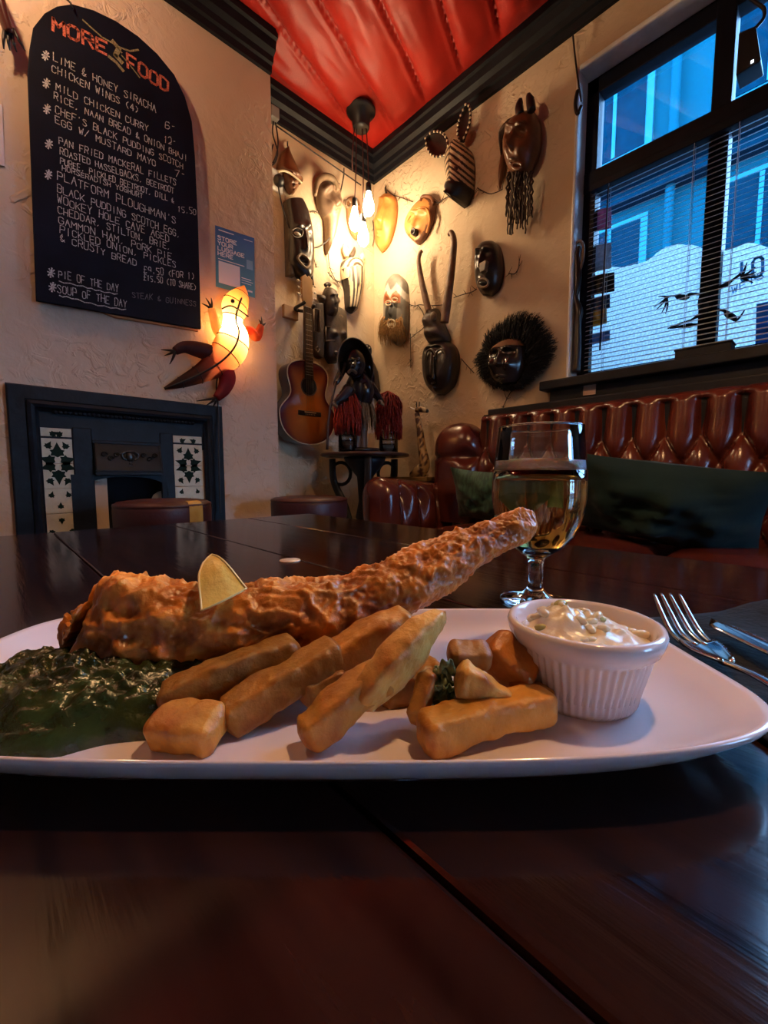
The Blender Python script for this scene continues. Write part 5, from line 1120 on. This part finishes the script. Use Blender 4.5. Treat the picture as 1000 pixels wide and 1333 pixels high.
for i in range(NR):
    for j in range(NC): fc.append((i*NC+j, i*NC+(j+1) % NC, (i+1)*NC+(j+1) % NC, (i+1)*NC+j))
fc.append(tuple(range(NC))[::-1]); fc.append(tuple(NR*NC+j for j in range(NC)))
b.add(vs, fc, cs); b.make('battered_fish', batter, label='long golden battered fish fillet lying across the chips', cat='fish')
# lemon wedge
lemon = thing('lemon_wedge', 'pale yellow lemon wedge resting on the battered fish', 'lemon', dep(285, 785, .224))
P1, P2, P3 = dep(276, 722, .238), dep(262, 795, .203), dep(321, 766, .213); Cc = (P1+P2+P3)/3+(FW*.015)+V((0, 0, -.002)); r_ = [(p-Cc) for p in (P1, P2, P3)]
m = 20; idx = {}; vs = []; fc = []
for i in range(m+1):
    for j in range(m+1-i):
        k = m-i-j; w = (i/m, j/m, k/m); d = r_[0]*w[0]+r_[1]*w[1]+r_[2]*w[2]; R0 = sum(w[q]*r_[q].length for q in range(3)); e = d.normalized()*R0*.99
        p = Cc+lerp(d, e, .5); p += e.normalized()*.0003*N.noise(p*900); idx[(i, j)] = len(vs); vs.append(p)
for i in range(m):
    for j in range(m-i):
        fc.append((idx[(i, j)], idx[(i+1, j)], idx[(i, j+1)]))
        if j < m-i-1: fc.append((idx[(i+1, j)], idx[(i+1, j+1)], idx[(i, j+1)]))
b = B(); b.add(vs, fc); b.make('peel', mat('lemon_peel', (.95, .68, .18), .35, var=.03, vs=70, bump=.18, bs=260, sss=.15, spec=.6), lemon)
pulp = mat('lemon_pulp', (.66, .50, .16), .2, var=.3, vs=120, sss=.2, bump=.4, bs=150)
for e in ([(i, 0) for i in range(m+1)], [(0, j) for j in range(m+1)], [(i, m-i) for i in range(m+1)]):
    b = B(); ed = [vs[idx[q]] for q in e]; b.add([Cc]+ed, [(0, i+1, i+2) for i in range(m)]); pu = b.make('cut_face', pulp, lemon, smooth=False)
    b = B(); b.tube(ed, .0006, 6); b.make('pith_edge', mat('lemon_pith', (.78, .62, .28), .5), pu)
# chips
chipm = mat('fried_potato', (1, 1, 1), .42, attr=True, var=.3, vs=60, bump=.45, bs=150, sss=.10, spec=.45, sssr=.005)
random.seed(17)
def chip(p0, p1, w_, h_, label, bend=0, tone=1, taper=(1, 1), roll=0, seed=0, tip=.5, hue=(.56, .25, .042), belly=0):
    w, h = w_*.84, h_*.84; p0, p1 = dep(*p0), dep(*p1); ax = (p1-p0); L = ax.length; t = ax.normalized(); upv = (V((0, 0, 1))-t*t.z).normalized(); sd = t.cross(upv)
    if roll: R_ = Matrix.Rotation(roll, 3, t); upv = R_@upv; sd = R_@sd
    k, m = 34, 44; vs = []; cs = []; fc = []
    for i in range(k+1):
        q = i/k; c = lerp(p0, p1, q)+upv*(bend*(1-(2*q-1)**2)); tp_ = lerp(taper[0], taper[1], q)+belly*math.sin(PI*q); e = min(1, min(q, 1-q)*L/.004+.12)**tip
        for j in range(m):
            a = 2*PI*j/m; x, y = se(a, 5.5); p = c+sd*(x*w/2*tp_*e)+upv*(y*h/2*tp_*e)
            nz_ = fbm(p*60+V((seed, 0, 0)), 3); p += (sd*x+upv*y)*(.0016*nz_+.0004*N.noise(p*300)); vs.append(p)
            edge = (abs(x)*abs(y))**5; br_ = min(1, max(0, .10+.75*edge+1.1*max(0, nz_-.05)+(.35 if min(q, 1-q) < .05 else 0)))
            cs.append(tuple(tone*lerp(u_, v_, br_) for u_, v_ in zip(hue, (.34, .10, .014))))
    for i in range(k):
        for j in range(m): fc.append((i*m+j, i*m+(j+1) % m, (i+1)*m+(j+1) % m, (i+1)*m+j))
    fc.append(tuple(range(m))[::-1]); fc.append(tuple(k*m+j for j in range(m)))
    b = B(); b.add(vs, fc, cs); return b.make('chip', chipm, label=label, cat='chip', group='fried chips on the plate')
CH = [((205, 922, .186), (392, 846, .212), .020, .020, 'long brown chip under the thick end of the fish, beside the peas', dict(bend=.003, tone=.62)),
 ((288, 940, .178), (445, 846, .207), .021, .019, 'long pale chip between the peas-side chip and the front pile', dict(bend=.001, tone=.72)),
 ((203, 942, .173), (287, 950, .168), .023, .0165, 'short square-ended chip stub in front of the peas-side chips', dict(tip=.25, tone=1.05, roll=.25)),
 ((420, 872, .205), (538, 806, .222), .024, .021, 'fat translucent chip tucked directly under the fish middle', dict(bend=.002, hue=(.62, .28, .06))),
 ((466, 922, .174), (580, 796, .196), .0150, .0250, 'large pale chip with pointed tip leaning up against the pile', dict(bend=.002, taper=(.62, .42), belly=.5, roll=.35, tone=1.15, hue=(.62, .34, .085))),
 ((392, 962, .166), (505, 872, .184), .019, .017, 'golden chip lying beneath the large leaning chip', dict(bend=.001, tone=.95)),
 ((540, 944, .176), (562, 872, .188), .010, .012, 'thin upright chip sliver beside the herb sprig', dict(tone=.95)),
 ((548, 958, .165), (716, 914, .186), .019, .0175, 'straight chip with square end lying before the ramekin', dict(bend=.001, tip=.2, tone=1.05, hue=(.62, .30, .055))),
 ((593, 878, .184), (670, 912, .180), .020, .018, 'triangular chip wedge resting on the straight chip', dict(taper=(1.15, .22), tone=1.15, hue=(.66, .38, .10))),
 ((584, 852, .196), (638, 852, .197), .017, .0125, 'small dark-skinned chip piece on top of the wedge', dict(roll=.3, tone=.62, tip=.25, hue=(.55, .25, .07))),
 ((636, 838, .207), (688, 884, .202), .022, .020, 'deep orange crisp chip next to the ramekin', dict(roll=.5, tone=.95, tip=.12, hue=(.62, .22, .03))),
 ((664, 898, .193), (716, 908, .197), .016, .014, 'brown chip end half hidden against the ramekin foot', dict(tone=.8)),
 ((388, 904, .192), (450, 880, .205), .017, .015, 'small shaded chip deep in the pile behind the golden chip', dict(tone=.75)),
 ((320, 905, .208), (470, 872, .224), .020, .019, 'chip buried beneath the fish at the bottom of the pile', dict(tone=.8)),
 ((490, 905, .205), (575, 868, .215), .019, .018, 'chip behind the herb sprig at the back of the pile', dict(tone=.85))]
for i, (p0, p1, w, h, lab, kw) in enumerate(CH): chip(p0, p1, w, h, lab, seed=i*3.7, **kw)
# mushy peas
peas = mat('mushy_peas', (1, 1, 1), .22, attr=True, var=.35, vs=60, bump=.5, bs=130, spec=.65)
b = B()
def pm_(u, v):
    a = u*2*PI; x, y = math.cos(a)*v, math.sin(a)*v; ed = 1+.10*math.sin(a*3+1)+.06*math.sin(a*7); L_, D_ = -.148+x*.074*ed, .205+y*.046*ed
    h = .024*max(0, 1-v**2.2)**.62; nz_ = fbm((L_*70, D_*70, 2), 4); n2 = 1-2*abs(N.noise(V((L_*120, D_*120, 8))))
    h = max(0, h+(.0045*nz_+.0022*n2+.0016*fbm((L_*230, D_*230, 5), 3))*(1-v**8))
    return T(L_, D_, .0060+h)
def pc_(u, v):
    p = pm_(u, v); k = .5+.5*fbm(p*90, 3); return tuple(lerp(x, y, min(1, max(0, k))) for x, y in zip((.006, .012, .003), (.034, .050, .012)))
b.grid(110, 60, pm_, col=pc_, wrapu=True); b.make('mushy_peas', peas, label='dark green mound of mushy peas at the end of the plate', cat='peas', kind='stuff')
# herb sprig
hb = thing('herb_sprig', 'curly green herb sprig tucked between the chips', 'herb', dep(578, 918, .186))
hm = mat('herb_green', (.05, .09, .025), .4, var=.6, vs=120, col2=(.24, .28, .12)); random.seed(12)
for k in range(26):
    c = dep(578+random.uniform(-9, 9), random.uniform(868, 918), .186+random.uniform(-.004, .004)); b = B(); s = random.uniform(.003, .0055)
    R_ = Matrix.Rotation(random.random()*6, 3, 'Z') @ Matrix.Rotation(random.random()*3, 3, 'X')
    b.grid(8, 8, lambda u, v: c+R_@V(((u-.5)*2*s*(1-.5*v), (v-.5)*2*s, .0014*math.sin(u*9+k)*math.cos(v*7)))); o = b.make('leaf', hm, hb); o.modifiers.new('t', 'SOLIDIFY').thickness = .0004
# beer glass
GL, GD = .1465, .400
gp_ = T(GL, GD)
bg_ = thing('beer_glass', 'stemmed beer glass on the table behind the plate', 'glass', gp_)
glm = mat('clear_glass', (1, 1, 1), 0.0, var=0, trans=1, ior=1.45)
outp = [(0, 0), (.030, 0), (.0325, .0008), (.0325, .0022), (.026, .0042), (.012, .0075), (.0078, .012), (.0066, .020), (.0068, .036), (.0085, .0425), (.014, .047), (.024, .0535), (.034, .066), (.0400, .082), (.0428, .100), (.0425, .116), (.0408, .136), (.0388, .155), (.0380, .1655), (.0376, .1662)]
inp = [(.0370, .1655), (.0376, .155), (.0396, .136), (.0413, .116), (.0416, .100), (.0388, .083), (.0328, .068), (.0225, .0565), (.012, .0510), (0, .0495)]
zs = .1262; lo_o = [q for q in outp if q[1] < zs]; hi_o = [q for q in outp if q[1] > zs]; lo_i = [q for q in inp if q[1] < zs]; hi_i = [q for q in inp if q[1] > zs]
b = B(); b.lathe(lo_o+[(.0417, zs), (.0405, zs)]+lo_i, gp_, 72); b.make('bowl_and_stem', glm, bg_)
b = B(); b.lathe([(.0417, zs)]+hi_o+hi_i+[(.0405, zs)], gp_, 72); b.make('rim_wall', pane_mat('thin_glass', (.97, .98, .98)), bg_)
b = B(); b.tube([gp_+V((.0374*math.cos(a), .0374*math.sin(a), .1660)) for a in [i*PI/36 for i in range(73)]], .0009, 8, cap=False); b.make('rim', glm, bg_)
beer = thing('beer', 'golden lager with pale foam in the stemmed glass', 'beer', gp_+V((0, 0, .0495)))
zb1 = .1255
bi = [(0, .0497), (.0122, .0512), (.0228, .0568), (.0332, .0684), (.0392, .0833), (.04195, .100), (.0417, .116), (.0408, zb1), (0, zb1)]
b = B(); b.lathe(bi, gp_, 72); b.make('lager', mat('lager_liquid', (.96, .76, .26), 0.0, var=.02, trans=1, ior=1.34), beer)
b = B(); b.lathe([(0, zb1+.0002), (.0407, zb1+.0002), (.0400, zb1+.008), (.0395, zb1+.0105), (.036, zb1+.0100), (.02, zb1+.0095), (0, zb1+.0095)], gp_, 72); b.make('foam', mat('beer_foam', (.95, .88, .82), .8, var=.04, vs=200, bump=.4, bs=300, sss=.4), beer)
# fork, knife, napkin
steel = mat('polished_steel', (.62, .62, .64), .14, metal=1, var=.05)
napm = mat('black_napkin', (.008, .009, .012), .85, var=.3, bump=.5, bs=200, spec=.2)
random.seed(15)
b = B()
def nk(u, v):
    l = lerp(.172, .40, u); d = lerp(.04, .338+.03*u, v); z = .0035+.0022*fbm((l*18, d*18, 3), 3)+.016*math.exp(-((l-.345)/.05)**2-((d-.335)/.035)**2)+.006*math.exp(-((l-.40)/.05)**2)
    return T(l, d, max(.0022, z))
b.grid(50, 60, nk); o = b.make('napkin', napm, label='black paper napkin under the fork and knife', cat='napkin', origin=T(.28, .2)); md = o.modifiers.new('t', 'SOLIDIFY'); md.thickness = .002; md.offset = -1
fk = thing('fork', 'steel fork lying tines up on the black napkin beside the plate', 'fork', T(.2, .2, .006))
tips = [(.2085, .318), (.2150, .3195), (.2215, .3195), (.2280, .318)]
for k, (l, d) in enumerate(tips):
    q = (k-1.5)/1.5; b = B(); b.tube([T(.2035+q*.0092, .262, .0125), T(.2075+q*.0100, .280, .0135), T(.2135+q*.0100, .300, .020), T(l, d, .030)], [.0021, .0021, .0019, .0010], 8, sub=5, flat=.75); b.make('tine', steel, fk)
b = B()
def fh_(u, v):
    x = 2*u-1; d = lerp(.236, .266, v); w = lerp(.0042, .0122, min(1, v*1.5)**.7); cl = lerp(.2000, .2040, v)
    return T(cl+x*w, d, .0115+.0022*x*x-.001*math.sin(v*PI))
b.grid(10, 10, fh_); o = b.make('fork_head', steel, fk); o.modifiers.new('t', 'SOLIDIFY').thickness = .002
b = B(); b.tube([T(.2005, .240, .0118), T(.1995, .215, .0145), T(.1985, .17, .0125), T(.1975, .10, .0095)], [.0035, .0032, .0042, .0070], 12, sub=8, flat=.5); b.make('handle', steel, fk)
kn = thing('table_knife', 'steel table knife lying on the napkin next to the fork', 'knife', T(.24, .2, .006))
b = B()
def kb(u, v):
    d = lerp(.305, .11, v); w = .0095*min(1, (v/.07))**.5 if v < .07 else .0095
    return T(lerp(.2435, .2425, v)+(2*u-1)*w, d, .0125+.0018*(1-abs(2*u-1)))
b.grid(6, 24, kb); o = b.make('blade', steel, kn); o.modifiers.new('t', 'SOLIDIFY').thickness = .0012
b = B(); b.tube([T(.2425, .115, .0125), T(.242, .09, .0125), T(.241, .0, .012)], [.006, .0065, .009], 12, sub=5, flat=.6); b.make('handle', steel, kn)
# pale disc on the table
b = B(); b.lathe([(0, 0), (.0145, 0), (.015, .0006), (.0145, .0014), (0, .0015)], T(-.134, .592), 32); b.make('coin', mat('pale_coin', (.55, .45, .36), .4, metal=.2), label='small pale coin lying on the bare table boards', cat='coin')
